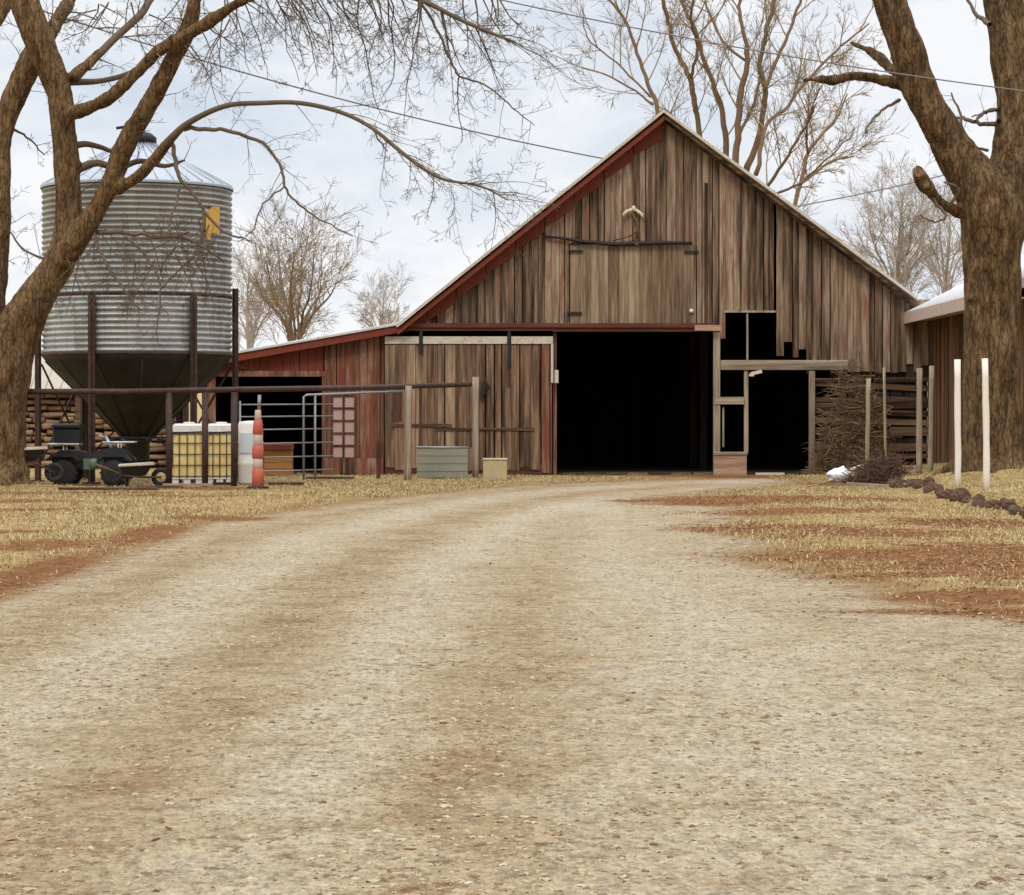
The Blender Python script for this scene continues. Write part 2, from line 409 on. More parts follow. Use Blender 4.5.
def earth_mat():
    m, nt, b = newmat('gravel earth and dead grass'); n = N(nt)
    v = n.smap(n.node('ShaderNodeNewGeometry').outputs['Position'], (1, .5, 1))
    at = lambda k: n.node('ShaderNodeAttribute', attribute_name=k).outputs['Fac']
    g, w, l = at('road_edge'), at('track'), at('leafy')
    n1 = n.noise(v, 1.6, 6, .65); n2 = n.noise(v, 7, 6, .7); n3 = n.noise(v, 34, 5, .7)
    nst = n.noise(n.smap(v, (1.1, 3.2, 1)), 1.6, 6, .7)
    st = n.voro(v, 55, 'F1', 'Color'); sd = n.voro(v, 55, 'F1', 'Distance'); st2 = n.voro(v, 24, 'F1', 'Color')
    sep = n.node('ShaderNodeSeparateColor'); n.link(st, sep.inputs[0])
    sep2 = n.node('ShaderNodeSeparateColor'); n.link(st2, sep2.inputs[0])
    # gravel
    t = n.math('ADD', n.math('MULTIPLY', w, .145), n.math('ADD', n.math('MULTIPLY', n1, .55), n.math('MULTIPLY', nst, .55)))
    gc = n.ramp(t, [(.26, (.24, .15, .072)), (.45, (.355, .265, .155)), (.58, (.415, .332, .215)), (.78, (.465, .395, .285))])
    gc = n.mix(.85, gc, n.ramp(sep.outputs[0], [(.0, .62), (.25, .9), (.6, 1.03), (.93, 1.2)]), 'MULTIPLY')
    gc = n.mix(.5, gc, n.ramp(sep2.outputs[1], [(.0, .6), (.3, .95), (.9, 1.15)]), 'MULTIPLY')
    gc = n.mix(.6, gc, n.ramp(n2, [(.3, .72), (.55, 1.02), (.75, 1.12)]), 'MULTIPLY')
    br = n.ramp(n.noise(n.smap(v, (3, 6, 3)), 2.2, 7, .75), [(.555, 0.0), (.67, .9)])
    gc = n.mix(br, gc, (.19, .10, .045))
    fk = n.noise(n.smap(v, (11, 13, 11)), 1, 5, .75); fk2 = n.noise(v, .9, 4, .7)
    fl = n.ramp(n.math('ADD', fk, n.math('MULTIPLY', fk2, .35)), [(.75, 0.0), (.81, .75)])
    gc = n.mix(fl, gc, (.15, .072, .03))
    wf = n.ramp(n.math('ADD', n.noise(n.smap(v, (14, 17, 14)), 1, 4, .75), n.math('MULTIPLY', fk2, -.2)), [(.50, 0.0), (.60, .55)])
    gc = n.mix(wf, gc, (.50, .44, .33))
    # dead grass
    gr = n.ramp(n.math('ADD', n.math('MULTIPLY', n2, .5), n.math('MULTIPLY', n1, .5)), [(.34, (.21, .125, .05)), (.5, (.37, .255, .10)), (.66, (.47, .36, .165))])
    gr = n.mix(.6, gr, n.ramp(n3, [(.3, .55), (.7, 1.2)]), 'MULTIPLY')
    # leaf mould
    lf = n.ramp(n.math('ADD', n.math('MULTIPLY', n3, .5), n.math('MULTIPLY', n2, .5)), [(.34, (.075, .03, .012)), (.5, (.20, .083, .027)), (.66, (.31, .155, .055))])
    e = n.math('ADD', g, n.math('MULTIPLY', n.math('SUBTRACT', n.math('ADD', n.math('MULTIPLY', nst, .6), n.math('MULTIPLY', n2, .4)), .5), 2.6))
    ge = n.ramp(n.math('ADD', e, .5), [(.3, 0.0), (.72, 1.0)])
    c = n.mix(ge, gr, gc)
    # brown earthy band along the edge of the gravel
    band = n.math('SUBTRACT', 1.0, n.math('ABSOLUTE', n.math('MULTIPLY', n.math('ADD', e, .12), 1.5)), clamp=True)
    c = n.mix(n.math('MULTIPLY', band, .6), c, (.21, .105, .042))
    lm = n.ramp(n.math('ADD', n.math('MULTIPLY', l, .85), n.math('MULTIPLY', n.math('SUBTRACT', nst, .5), 1.5)), [(.14, 0.0), (.48, .96)])
    c = n.mix(lm, c, lf)
    n.link(c, b.inputs['Base Color']); b.inputs['Roughness'].default_value = .96; b.inputs['Specular IOR Level'].default_value = .12
    h = n.math('ADD', n.math('MULTIPLY', sd, -.5), n.math('ADD', n3, n2))
    n.bump(h, b, .9, .045)
    return m
M['earth'] = earth_mat()

def grid_mesh(name, xs, ys, dz, mask=None):
    X, Y = np.meshgrid(xs, ys); x, y = X.ravel(), Y.ravel()
    z = height(x, y) + dz
    g, w, l = fields(x, y)
    nx, ny = len(xs), len(ys)
    i, j = np.meshgrid(np.arange(nx - 1), np.arange(ny - 1)); a = (j * nx + i).ravel()
    F = np.stack([a, a + 1, a + nx + 1, a + nx], 1)
    if mask is not None:
        keep = mask(x, y, g)[F].all(1); F = F[keep]
        used = np.zeros(len(x), bool); used[F.ravel()] = True
        idx = np.cumsum(used) - 1; F = idx[F]
        x, y, z, g, w, l = (q[used] for q in (x, y, z, g, w, l))
    o = npobj(name, np.stack([x, y, z], 1), F, M['earth'], True)
    for k, q in (('road_edge', g), ('track', w), ('leafy', l)):
        at = o.data.attributes.new(k, 'FLOAT', 'POINT'); at.data.foreach_set('value', q.astype(np.float32))
    return o
far = lambda a, b: np.linspace(a, b, 14)
xs = np.concatenate([-np.geomspace(900, 17, 16), np.arange(-16, 15, .14), np.geomspace(15.5, 900, 16)])
ys = np.concatenate([-np.geomspace(300, 8, 14), np.arange(-7, 28, .14), np.geomspace(28.5, 900, 24)])
tag(grid_mesh('ground', xs, ys * K, 0), kind='structure')
tag(grid_mesh('gravel_road', np.arange(-5, 6.6, .11), np.arange(-8.5, 24, .11) * K, .004, lambda x, y, g: g + .35 * fbm(x, y / K, 8, 3, 3.) > .25), kind='structure')

# ------------------------------------------------------------------ barn
BY = 25.0 * K
PK = (3.78, 8.97); EL = (-2.75, 3.72); ER = (9.98, 4.36)
def roof_z(x):
    if x < PK[0]: return EL[1] + (x - EL[0]) * (PK[1] - EL[1]) / (PK[0] - EL[0])
    return PK[1] + (x - PK[0]) * (ER[1] - PK[1]) / (ER[0] - PK[0])
barn = thing('barn', 'big weathered wooden barn with red trimmed gable and open dark doorway', 'barn', (3.7, BY, 0))
rb = random.Random(3)
def boards(mb, x0, x1, ztop, zbot, y, th=.026, wmin=.13, wmax=.23, gap=.008, skew=.004, jag=0.03, widegap=.24, yj=.008):
    x = x0
    while x < x1 - .02:
        w = min(rb.uniform(wmin, wmax), x1 - x)
        a, b = x, x + w - (gap if rb.random() > widegap else gap * 3.2)
        yy = y + rb.uniform(-yj, yj); tl = rb.uniform(-skew, skew)
        zb = (zbot(x + w / 2) if callable(zbot) else zbot) + rb.uniform(-jag, jag)
        za, zc = (ztop(a), ztop(b)) if callable(ztop) else (ztop, ztop)
        if callable(ztop) and a < PK[0] < b:
            poly = [(a, zb), (b, zb), (b, zc), (PK[0], ztop(PK[0])), (a, za)]
        else: poly = [(a + tl, zb), (b + tl, zb + rb.uniform(-.01, .01)), (b, zc), (a, za)]
        mb.prism(poly, yy, yy + th)
        x += w
def gbot(x):
    if x < 5.02: return 3.62
    if x < 5.33: return 3.42
    if x < 6.58: return 4.09
    if x < 7.36: return rb.choice([3.35, 3.0, 2.93, 3.12])
    return rb.choice([2.56, 2.58, 2.6, 2.56, 2.75])
HX0, HX1, HZ0, HZ1 = 1.43, 4.62, 3.74, 5.76      # hay door
ga = MB()
xs_cuts = [(-2.7, HX0, None), (HX0, HX1, 'top'), (HX1, 5.02, None), (5.02, 5.34, None), (5.34, 6.57, None), (6.61, 7.36, None), (7.36, 10.475, None)]
for a, b, md in xs_cuts:
    top = lambda x: min(roof_z(x), 1e9) - .03 if x < 9.9 else roof_z(9.9) - .03
    if md == 'top': boards(ga, a, b, top, HZ1 + .02, BY)
    else: boards(ga, a, b, top, gbot, BY)
gw = obj('gable_wall', ga, M['gable'], barn)
# hay door, its rail, hinges and latch
hd = MB(); boards(hd, HX0 + .02, HX1 - .02, HZ1, HZ0, BY + .004, wmin=.2, wmax=.3, gap=.006, jag=.005, widegap=.05, yj=.004)
hay = obj('hay_door', hd, M['haydoor'], barn)
for (x, z) in ((1.6, 5.6), (1.58, 4.05), (4.5, 5.58)):
    h = MB(); h.chbox(x - .17, x + .17, BY - .045, BY - .012, z - .03, z + .03, .008); h.tube([(x - .17, BY - .04, z - .05), (x - .17, BY - .04, z + .05)], .022, 8)
    obj('hinge', h, M['blackiron'], hay)
h = MB(); h.lathe((4.48, BY - .012, 4.1), [(.05, -.0), (.06, -.03), (.045, -.06), (.0, -.07)], 12, 'y'); obj('latch', h, M['pale'], hay)
h = MB(); h.chbox(HX1 + .19, HX1 + .27, BY - .035, BY - .012, 3.74, 7.3, .006); obj('corner_strip', h, M['darkwood'], barn)
# slightly bent iron hay rail
rl = MB(); pts = [P(545, 237, 25), P(560, 238, 25), P(585, 242, 25), P(615, 244.5, 25), P(640, 243.5, 25), P(665, 243, 25), P(692, 243.5, 25)]
for p in pts: p.y = BY - .09
rl.tube(pts, [.03, .035, .045, .055, .06, .05, .04], 8)
for x in (1.6, 3.2, 4.3): rl.bbox(x - .02, x + .02, BY - .09, BY - .012, 5.74, 5.84)
obj('hay_rail', rl, M['blackiron'], barn)
hk = MB(); c = P(633, 214, 25)
y = BY - .12
arc = [(-.29, -.08), (-.27, .0), (-.2, .06), (-.1, .1), (0, .12), (.1, .09), (.19, .03), (.26, -.04), (.29, -.12)]
hk.tube([(c.x + a * .85, y, c.z + b * .85) for a, b in arc], [.025, .038, .042, .042, .045, .042, .04, .042, .025], 8)
hk.lathe((c.x + .01, y, c.z + .1), [(.03, -.04), (.07, 0), (.05, .06), (.02, .1)], 10)
obj('hay_hook', hk, M['pale'], barn); hk = MB()
hk.tube([(c.x - .02, y, c.z + .05), (c.x + .05, y, c.z - .18), (c.x + .1, y, c.z - .42), (c.x + .08, y, c.z - .62)], [.03, .022, .022, .03], 8)
hk.tube([(c.x + .1, y, c.z - .45), (c.x - .1, y, c.z - .57), (c.x - .3, y, c.z - .62), (c.x - .5, y, c.z - .68)], [.02, .02, .018, .015], 6)
hk.lathe((c.x + .09, y, c.z - .74), [(.02, -.1), (.05, -.05), (.06, .02), (.03, .08)], 10)
obj('hook_stem', hk, M['slat'], barn)
# rake trim
def rake(name, mat, a, b, off0, off1, y0, y1):
    mb = MB(); mb.prism([(a[0], a[1] - off0), (b[0], b[1] - off0), (b[0], b[1] - off1), (a[0], a[1] - off1)], y0, y1); return obj(name, mb, mat, barn)
def ep(e, k):  # eave end extended along the slope by k metres
    d = Vector((e[0] - PK[0], e[1] - PK[1])).normalized(); return (e[0] + d.x * k, e[1] + d.y * k)
L0, R0 = ep(EL, .12), ep(ER, .1)
for k in range(9):      # red frieze in lengths of board, left
    t0, t1 = k / 9, (k + 1) / 9 - .004
    A = (L0[0] + (PK[0] - L0[0]) * t0, L0[1] + (PK[1] - L0[1]) * t0); B = (L0[0] + (PK[0] - L0[0]) * t1, L0[1] + (PK[1] - L0[1]) * t1)
    if k == 0: fz = MB(); gz = MB()
    fz.prism([(A[0], A[1] + .0), (B[0], B[1] + .0), (B[0], B[1] - .50 - .05 * (k == 8)), (A[0], A[1] - (.40 if k else .12))], BY - .05 - .002 * (k % 2), BY - .02)
obj('frieze_board', fz, M['red'], barn)
rake('frieze_board', M['slat'], PK, R0, 0, .14, BY - .05, BY - .02)
rake('rake_board', M['red'], L0, PK, 0.02, .16, BY - .40, BY - .37)
rake('rake_board', M['slat'], PK, R0, 0.02, .10, BY - .40, BY - .37)
# roof
rf = MB()
rf.prism([(L0[0] - .03, L0[1] + .03), (PK[0], PK[1] + .05), (R0[0] + .03, R0[1] + .03), (R0[0] + .03, R0[1] + .09), (PK[0], PK[1] + .12), (L0[0] - .03, L0[1] + .09)], BY - .44, BY + 16.4)
for s_, e in ((L0, PK), (PK, R0)):
    for k in range(1, 41):
        yy = BY - .4 + k * .41
        d = Vector((e[0] - s_[0], 0, e[1] - s_[1]))
        rf.tube([Vector((s_[0], yy, s_[1] + .1)), Vector((e[0], yy, e[1] + .1))], .022, 6)
roof = obj('roof', rf, M['roofmetal'], barn)
cp = MB(); cp.prism([(PK[0] - .22, PK[1] - .07), (PK[0], PK[1] + .125), (PK[0] + .22, PK[1] - .05), (PK[0] + .22, PK[1] - .02), (PK[0], PK[1] + .16), (PK[0] - .22, PK[1] - .04)], BY - .47, BY + 16.5)
obj('ridge_cap', cp, M['pipe'], roof)
fl = MB()
for s_, e, o_ in ((L0, PK, .0), (PK, R0, .0)):
    fl.prism([(s_[0], s_[1] + .03), (e[0], e[1] + .05), (e[0], e[1] + .135), (s_[0], s_[1] + .115)], BY - .475, BY - .445)
obj('edge_flashing', fl, M['whitetrim'], roof)
# track above the big doors
tr = MB(); tr.bbox(-2.78, 1.0, BY - .2, BY - .06, 3.60, 3.74); tr.bbox(1.004, 5.0, BY - .19, BY - .05, 3.58, 3.70)
tr.bbox(-2.78, 5.0, BY - .24, BY - .2, 3.68, 3.79)
obj('door_track', tr, M['redx'], barn)
tr = MB(); tr.bbox(4.55, 5.2, BY - .26, BY - .205, 3.60, 3.74); obj('track_end', tr, M['pink'], barn)
# sliding door at the left of the doorway
sd = MB(); boards(sd, -3.17, .72, 3.26, .16, BY - .13, wmin=.17, wmax=.3, gap=.01, jag=.05, widegap=.2)
slide = obj('sliding_door', sd, M['door'], barn)
s2 = MB(); boards(s2, .74, 1.0, 3.3, .05, BY - .135, wmin=.2, wmax=.3, jag=.01); obj('door_edge', s2, M['redwall'], slide)
s3 = MB()
for a, b in ((-3.17, -2.32), (-2.22, -.12), (-.02, 1.02)): s3.bbox(a, b, BY - .16, BY - .125, 3.275, 3.46)
s3.bbox(.97, 1.03, BY - .165, BY - .125, 2.3, 3.27)
obj('white_strip', s3, M['whitetrim'], slide)
for x in (-2.27, -.07):
    s4 = MB(); s4.chbox(x - .045, x + .045, BY - .19, BY - .15, 3.05 if x < -1 else 2.7, 3.6, .01); obj('hanger', s4, M['blackiron'], slide)
s5 = MB(); s5.bbox(-3.0, -1.5, BY - .155, BY - .135, 1.2, 1.28); s5.bbox(-1.9, .55, BY - .158, BY - .138, 1.11, 1.18); obj('cross_rail', s5, M['slat'], slide)
for x0, x1, z0, z1 in ((-2.95, -2.75, 1.35, 2.25), (-2.32, -2.25, .4, 2.2), (-1.05, -.93, .72, 1.1), (-.12, -.02, 2.2, 3.0), (-.78, -.66, 2.0, 2.35)): 
    s6 = MB(); s6.bbox(x0, x1, BY - .152, BY - .14, z0, z1); obj('patch', s6, M['darkred'], slide)
s7 = MB(); s7.box((-.72, BY - .2, 2.12), (.09, .05, .42), Matrix.Rotation(R(14), 3, 'Y')); s7.tube([(-.72, BY - .2, 1.95), (-.55, BY - .22, 2.2), (-.68, BY - .22, 2.4)], .02, 6); obj('hasp', s7, M['blackiron'], slide)
s8 = MB(); s8.bbox(-3.17, 1.0, BY - .115, BY - .09, .02, .3); obj('sill_board', s8, M['redx'], barn)
s9 = MB(); s9.chbox(1.06, 1.16, BY - .21, BY - .17, 2.3, 2.62, .01); obj('notice_plate', s9, M['whitetrim'], barn)
# posts and beams of the right hand bays
def wbox(name, x0, x1, z0, z1, mat, y0=BY - .08, y1=BY + .06):
    mb = MB(); mb.chbox(x0, x1, y0, y1, z0, z1, .012); return obj(name, mb, mat, barn)
wbox('post', 5.03, 5.2, 0, 3.56, M['post'])
wbox('post', 1.02, 1.12, 0, 3.56, M['redwall'], BY + .02, BY + .12)
wbox('post', 7.42, 7.57, 0, 2.6, M['post'])
wbox('post', 5.80, 5.91, .56, 2.62, M['post'], BY - .03, BY + .06)
wbox('mullion', 5.86, 5.91, 2.88, 4.12, M['post'], BY + .0, BY + .05)
wbox('beam', 5.21, 8.4, 2.63, 2.87, M['beam'], BY - .07, BY + .05)
wbox('crossbar', 5.05, 5.8, 1.77, 1.95, M['beam'], BY - .105, BY - .085)
wbox('window_post', 5.26, 5.31, .7, 1.7, M['post'], BY + .0, BY + .05)
wbox('lower_panel', 5.04, 5.86, .0, .50, M['pink'], BY - .13, BY - .085)
wbox('panel_cap', 5.02, 5.88, .50, .58, M['beam'], BY - .15, BY - .06)
wbox('window_lintel', 5.3, 6.6, 4.06, 4.11, M['post'], BY - .03, BY + .04)
mb = MB(); mb.box((6.1, BY - .09, 2.56), (.28, .05, .08), Matrix.Rotation(R(-12), 3, 'Y')); mb.box((5.98, BY - .1, 2.5), (.12, .05, .07)); obj('bracket', mb, M['pale'], barn)
# rough horizontal slats of the last bay
sl = MB(); z = .12
while z < 2.55:
    h = rb.uniform(.09, .2); a = rb.uniform(-3.6, 3.6)
    x1 = rb.choice([9.0, 9.4, 10.4, 10.4]); x0 = 7.55
    sl.box(((x0 + x1) / 2, BY + .02 + rb.uniform(-.03, .03), z + h / 2), (x1 - x0, .03, h), Matrix.Rotation(R(a), 3, 'Y'))
    if x1 < 10: sl.box(((x1 + 10.42) / 2 + .05, BY + .04, z + h / 2), (10.42 - x1, .03, h * 1.2), Matrix.Rotation(R(rb.uniform(-1.5, 1.5)), 3, 'Y'))
    z += h + rb.choice([.03, .09, .16, .22, .1])
obj('slat_wall', sl, M['slat'], barn)
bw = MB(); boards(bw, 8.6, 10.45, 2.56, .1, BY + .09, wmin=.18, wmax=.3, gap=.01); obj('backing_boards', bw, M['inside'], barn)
# lean-to at the left
def lz(x): return 3.68 + (x + 2.75) * .176
lw = MB()
boards(lw, -4.68, -3.19, lambda x: lz(x) - .04, .12, BY, gap=.007, jag=.04)
lw2 = MB(); boards(lw2, -7.62, -4.70, lambda x: lz(x) - .04, 2.52, BY, gap=.006, jag=.01); obj('opening_header', lw2, M['red'], barn)
lw3 = MB(); boards(lw3, -7.62, -7.4, 2.5, .0, BY); obj('corner_board', lw3, M['redwall'], barn)

obj('side_wall', lw, M['redwall'], barn)
lt = MB(); lt.bbox(-7.45, -4.66, BY - .06, BY - .015, 2.46, 2.60); lt.bbox(-4.75, -4.64, BY - .05, BY - .012, 0, 2.45); obj('opening_trim', lt, M['redwall'], barn)
lf = MB(); lf.prism([(-7.9, lz(-7.9) - .12), (-2.8, lz(-2.8) - .12), (-2.8, lz(-2.8) + .06), (-7.9, lz(-7.9) + .06)], BY - .3, BY - .27); obj('fascia_board', lf, M['red'], barn)
lr = MB(); lr.prism([(-7.95, lz(-7.95) + .07), (-2.72, lz(-2.72) + .07), (-2.72, lz(-2.72) + .12), (-7.95, lz(-7.95) + .12)], BY - .34, BY + 16)
for k in range(40): lr.tube([(-7.95, BY - .3 + k * .4, lz(-7.95) + .12), (-2.75, BY - .3 + k * .4, lz(-2.75) + .12)], .02, 6)
obj('lean_to_roof', lr, M['roofmetal'], barn)
# pane window on the lean-to
wn = MB(); wx0, wx1, wz0, wz1 = -4.5, -3.92, .42, 1.98
wn.bbox(wx0, wx1, BY - .022, BY - .014, wz0, wz1)
win = obj('window', wn, M['pane'], barn)
wf = MB()
for x in (wx0, (wx0 + wx1) / 2, wx1): wf.bbox(x - .025, x + .025, BY - .05, BY - .024, wz0 - .03, wz1 + .03)
for k in range(6): zz = wz0 + (wz1 - wz0) * k / 5; wf.bbox(wx0 - .022, wx1 + .022, BY - .047, BY - .027, zz - .025, zz + .025)
obj('frame', wf, M['darkred'], win)
bb = MB(); boards(bb, -4.65, -3.2, .42, .02, BY - .06, wmin=.3, wmax=.5, gap=.004); obj('base_boards', bb, M['redwall'], barn)
# inside of the barn
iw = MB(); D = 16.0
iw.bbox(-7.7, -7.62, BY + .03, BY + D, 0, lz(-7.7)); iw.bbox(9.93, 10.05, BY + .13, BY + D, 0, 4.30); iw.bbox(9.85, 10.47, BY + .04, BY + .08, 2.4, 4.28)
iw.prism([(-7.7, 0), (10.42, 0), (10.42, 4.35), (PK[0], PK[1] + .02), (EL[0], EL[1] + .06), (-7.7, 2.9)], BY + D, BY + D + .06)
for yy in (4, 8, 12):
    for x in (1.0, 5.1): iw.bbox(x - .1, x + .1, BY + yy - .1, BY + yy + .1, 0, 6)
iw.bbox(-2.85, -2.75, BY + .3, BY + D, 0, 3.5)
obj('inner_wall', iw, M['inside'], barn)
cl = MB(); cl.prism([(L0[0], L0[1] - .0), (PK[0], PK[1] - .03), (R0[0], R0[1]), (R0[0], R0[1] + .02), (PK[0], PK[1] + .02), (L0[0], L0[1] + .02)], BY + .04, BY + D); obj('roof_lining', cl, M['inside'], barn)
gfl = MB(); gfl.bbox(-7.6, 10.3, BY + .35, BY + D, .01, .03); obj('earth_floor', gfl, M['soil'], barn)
thd = MB()
for k in range(7): thd.box((1.5 + k * .55, BY + .1 + rb.uniform(-.1, .1), .03), (.5, .1, .06), Matrix.Rotation(R(rb.uniform(-8, 8)), 3, 'Z'))
obj('threshold', thd, M['slat'], barn)

# ------------------------------------------------------------------ grain bin
BC = Vector((-8.24, 22.0 * K, 0)); BR = 2.05
gb = thing('grain_bin', 'tall corrugated metal grain bin with cone roof and dark hopper on legs', 'grain bin', BC)
mb = MB(); prof = []; nz = 29; z0, z1 = 2.82, 6.46
for i in range(nz * 8 + 1):
    t = i / (nz * 8); prof.append((BR - .03 + .058 * abs(math.sin(t * nz * math.pi)), z0 + (z1 - z0) * t))
mb.lathe(BC, prof, 96); body = obj('body', mb, M['bin'], gb)
for zz in (2.82, 4.1):
    mb = MB(); mb.lathe(BC, [(BR + .03, zz - .03), (BR + .04, zz - .025), (BR + .04, zz + .025), (BR + .03, zz + .03)], 96, cap=False); obj('ring_band', mb, M['pipe'], body)
mb = MB(); seg = 36
mb.lathe(BC, [(BR + .05, 6.44), (BR + .06, 6.49), (BR + .03, 6.52), (.35, 7.48)], 72, cap=False)
for k in range(seg):
    a = 2 * math.pi * k / seg
    mb.tube([BC + Vector(((BR + .03) * math.cos(a), (BR + .03) * math.sin(a), 6.52)), BC + Vector((.35 * math.cos(a), .35 * math.sin(a), 7.49))], .018, 6)
rfb = obj('cone_roof', mb, M['binroof'], gb)
mb = MB(); mb.lathe(BC, [(.42, 7.46), (.42, 7.6), (.3, 7.7), (.05, 7.74)], 24); mb.tube([BC + Vector((.0, -.1, 7.72)), BC + Vector((0, -.1, 7.86)), BC + Vector((-.45, -.1, 7.8))], .035, 6)
obj('lid', mb, M['blackiron'], rfb)
mb = MB(); mb.lathe(BC, [(BR - .02, 2.84), (BR + .02, 2.78), (BR - .06, 2.68), (.3, .98)], 48, cap=False)
for k in range(12):
    a = 2 * math.pi * k / 12 + .2
    mb.tube([BC + Vector(((BR - .06) * math.cos(a), (BR - .06) * math.sin(a), 2.68)), BC + Vector((.3 * math.cos(a), .3 * math.sin(a), .98))], .03, 6)
hop = obj('hopper', mb, M['hopper'], gb)
mb = MB(); mb.lathe(BC, [(.31, 1.0), (.33, .92), (.27, .88), (.27, .5), (.2, .42)], 20); mb.bbox(BC.x - .7, BC.x + .7, BC.y - .36, BC.y - .3, .98, 1.03); obj('boot', mb, M['blackplastic'], hop)
for a in (-18, 42, 102, 162, 222, 282):
    s_, c_ = math.sin(R(a)), math.cos(R(a))
    p = BC + Vector((s_ * (BR + .1), -c_ * (BR + .1), 0)); gz = ground_z(p.x, p.y)
    mb = MB(); rot = Matrix.Rotation(R(a), 3, 'Z'); top = 4.05 if a != 102 else 4.3
    mb.box((p.x, p.y, (top + gz) / 2), (.15, .05, top - gz), rot); mb.box((p.x, p.y, (top + gz) / 2), (.03, .14, top - gz + .01), rot); mb.box((p.x, p.y, gz + .02), (.3, .3, .04), rot)
    lg = obj('leg', mb, M['pipe'], gb)
mb = MB()
def leg_p(a, z): return BC + Vector((math.sin(R(a)) * (BR + .02), -math.cos(R(a)) * (BR + .02), z))
for a, b in ((282, 222), (222, 162), (162, 102)): mb.tube([leg_p(a, .5), leg_p(b, 2.6)], .025, 6); mb.tube([leg_p(b, .5), leg_p(a, 2.6)], .025, 6)
obj('brace', mb, M['pipe'], gb)
# curved yellow badge near the top right of the body
mb = MB(); vs = []; k = 8
for i in range(k + 1):
    a = R(52 + 13 * i / k)
    for zz, q in ((5.42, BR + .06), (6.0, BR + .06)): vs.append(BC + Vector((math.sin(a) * q, -math.cos(a) * q, zz - (.14 if (i < 3 and zz < 5.6) else 0) + (.0 if i > 2 else -.1 * (zz > 5.6)))))
mb.add(vs, [(2 * i, 2 * i + 2, 2 * i + 3, 2 * i + 1) for i in range(k)]); obj('badge', mb, M['yellow'], body)

# ------------------------------------------------------------------ bare trees
def catmull(pts, n=6):
    out = []
    P_ = [pts[0] * 2 - pts[1]] + pts + [pts[-1] * 2 - pts[-2]]
    for i in range(1, len(P_) - 2):
        p0, p1, p2, p3 = P_[i - 1], P_[i], P_[i + 1], P_[i + 2]
        for k in range(n):
            t = k / n
            out.append(.5 * ((2 * p1) + (p2 - p0) * t + (2 * p0 - 5 * p1 + 4 * p2 - p3) * t * t + (3 * p1 - p0 - 3 * p2 + p3) * t ** 3))
    out.append(P_[-2].copy()); return out
def limb_pts(px, Y, dy=0.0, k=1000.0):
    """list of (u, v, r) measured -> smooth 4-D polyline (x, y, z, r), swinging dy in depth along the limb"""
    n = len(px); pts = []
    for i, (u, v, r) in enumerate(px):
        yy = Y + dy * i / max(1, n - 1)
        p = P(u, v, yy); pts.append(Vector((p.x, p.y, p.z, r * yy / k)))
    return catmull(pts, 5)
def rvec(rg): return Vector((rg.gauss(0, 1), rg.gauss(0, 1), rg.gauss(0, 1)))
def grow(mb, p, d, L, r, depth, rg, grav=0.0, up=0.0, wander=.22, kids=3.0, rmin=.0035, spread=.8, shrink=.55):
    seg = max(3, int(L / .22)) if L < 4 else max(5, int(L / .5))
    step = L / seg; pts = [p.copy()]; rad = [r]; q = p.copy(); d = d.normalized(); dirs = [d.copy()]
    for i in range(seg):
        d = (d + rvec(rg) * wander * (step / .25) ** .5 * .5 + Vector((0, 0, -grav + up)) * step).normalized()
        q = q + d * step; pts.append(q.copy()); dirs.append(d.copy()); rad.append(max(rmin * .8, r * (1 - .72 * (i + 1) / seg)))
    mb.tube(pts, rad, 3 if r < .025 else (5 if r < .07 else 7), cap=False)
    if depth > 0:
        nk = int(kids + rg.random())
        for c in range(nk):
            t = rg.uniform(.22, .98); i = min(seg - 1, int(t * seg)); f = t * seg - i
            b = pts[i].lerp(pts[i + 1], f)
            side = dirs[i].cross(rvec(rg)).normalized()
            grow(mb, b, dirs[i] * (1 - spread * .45) + side * spread, L * shrink * rg.uniform(.6, 1.15) * (1.1 - .45 * t), max(rmin, rad[i] * rg.uniform(.5, .68)), depth - 1, rg, grav, up, wander, kids, rmin, spread, shrink)
def bake_trunk(name, mb, mat, parent, voxel, amp, freq):
    o = obj(name, mb, mat, parent)
    md = o.modifiers.new('r', 'REMESH'); md.mode = 'VOXEL'; md.voxel_size = voxel
    ms = o.modifiers.new('s', 'SMOOTH'); ms.factor = .5; ms.iterations = 5
    dg = bpy.context.evaluated_depsgraph_get(); ev = o.evaluated_get(dg)
    me = bpy.data.meshes.new_from_object(ev); o.modifiers.clear(); old = o.data; o.data = me; bpy.data.meshes.remove(old); me.name = name
    if not me.materials: me.materials.append(mat)
    nv = len(me.vertices); co = np.empty(nv * 3); me.vertices.foreach_get('co', co); no = np.empty(nv * 3); me.vertices.foreach_get('normal', no)
    co = co.reshape(-1, 3); no = no.reshape(-1, 3); dd = np.empty(nv)
    for i in range(nv):
        x, y, z = co[i]
        dd[i] = mnoise.fractal(Vector((x * freq, y * freq, z * freq * .3)), 1, 2, 4) * amp + mnoise.noise(Vector((x * 1.7, y * 1.7, z * 1.3))) * amp * 1.6
    co = co + no * dd[:, None]
    me.vertices.foreach_set('co', co.ravel().astype(np.float32)); me.polygons.foreach_set('use_smooth', np.ones(len(me.polygons), bool)); me.update()
    return o
def tube4(mb, pts, sides, cap=True): mb.tube([p.to_3d() for p in pts], [p.w for p in pts], sides, cap)

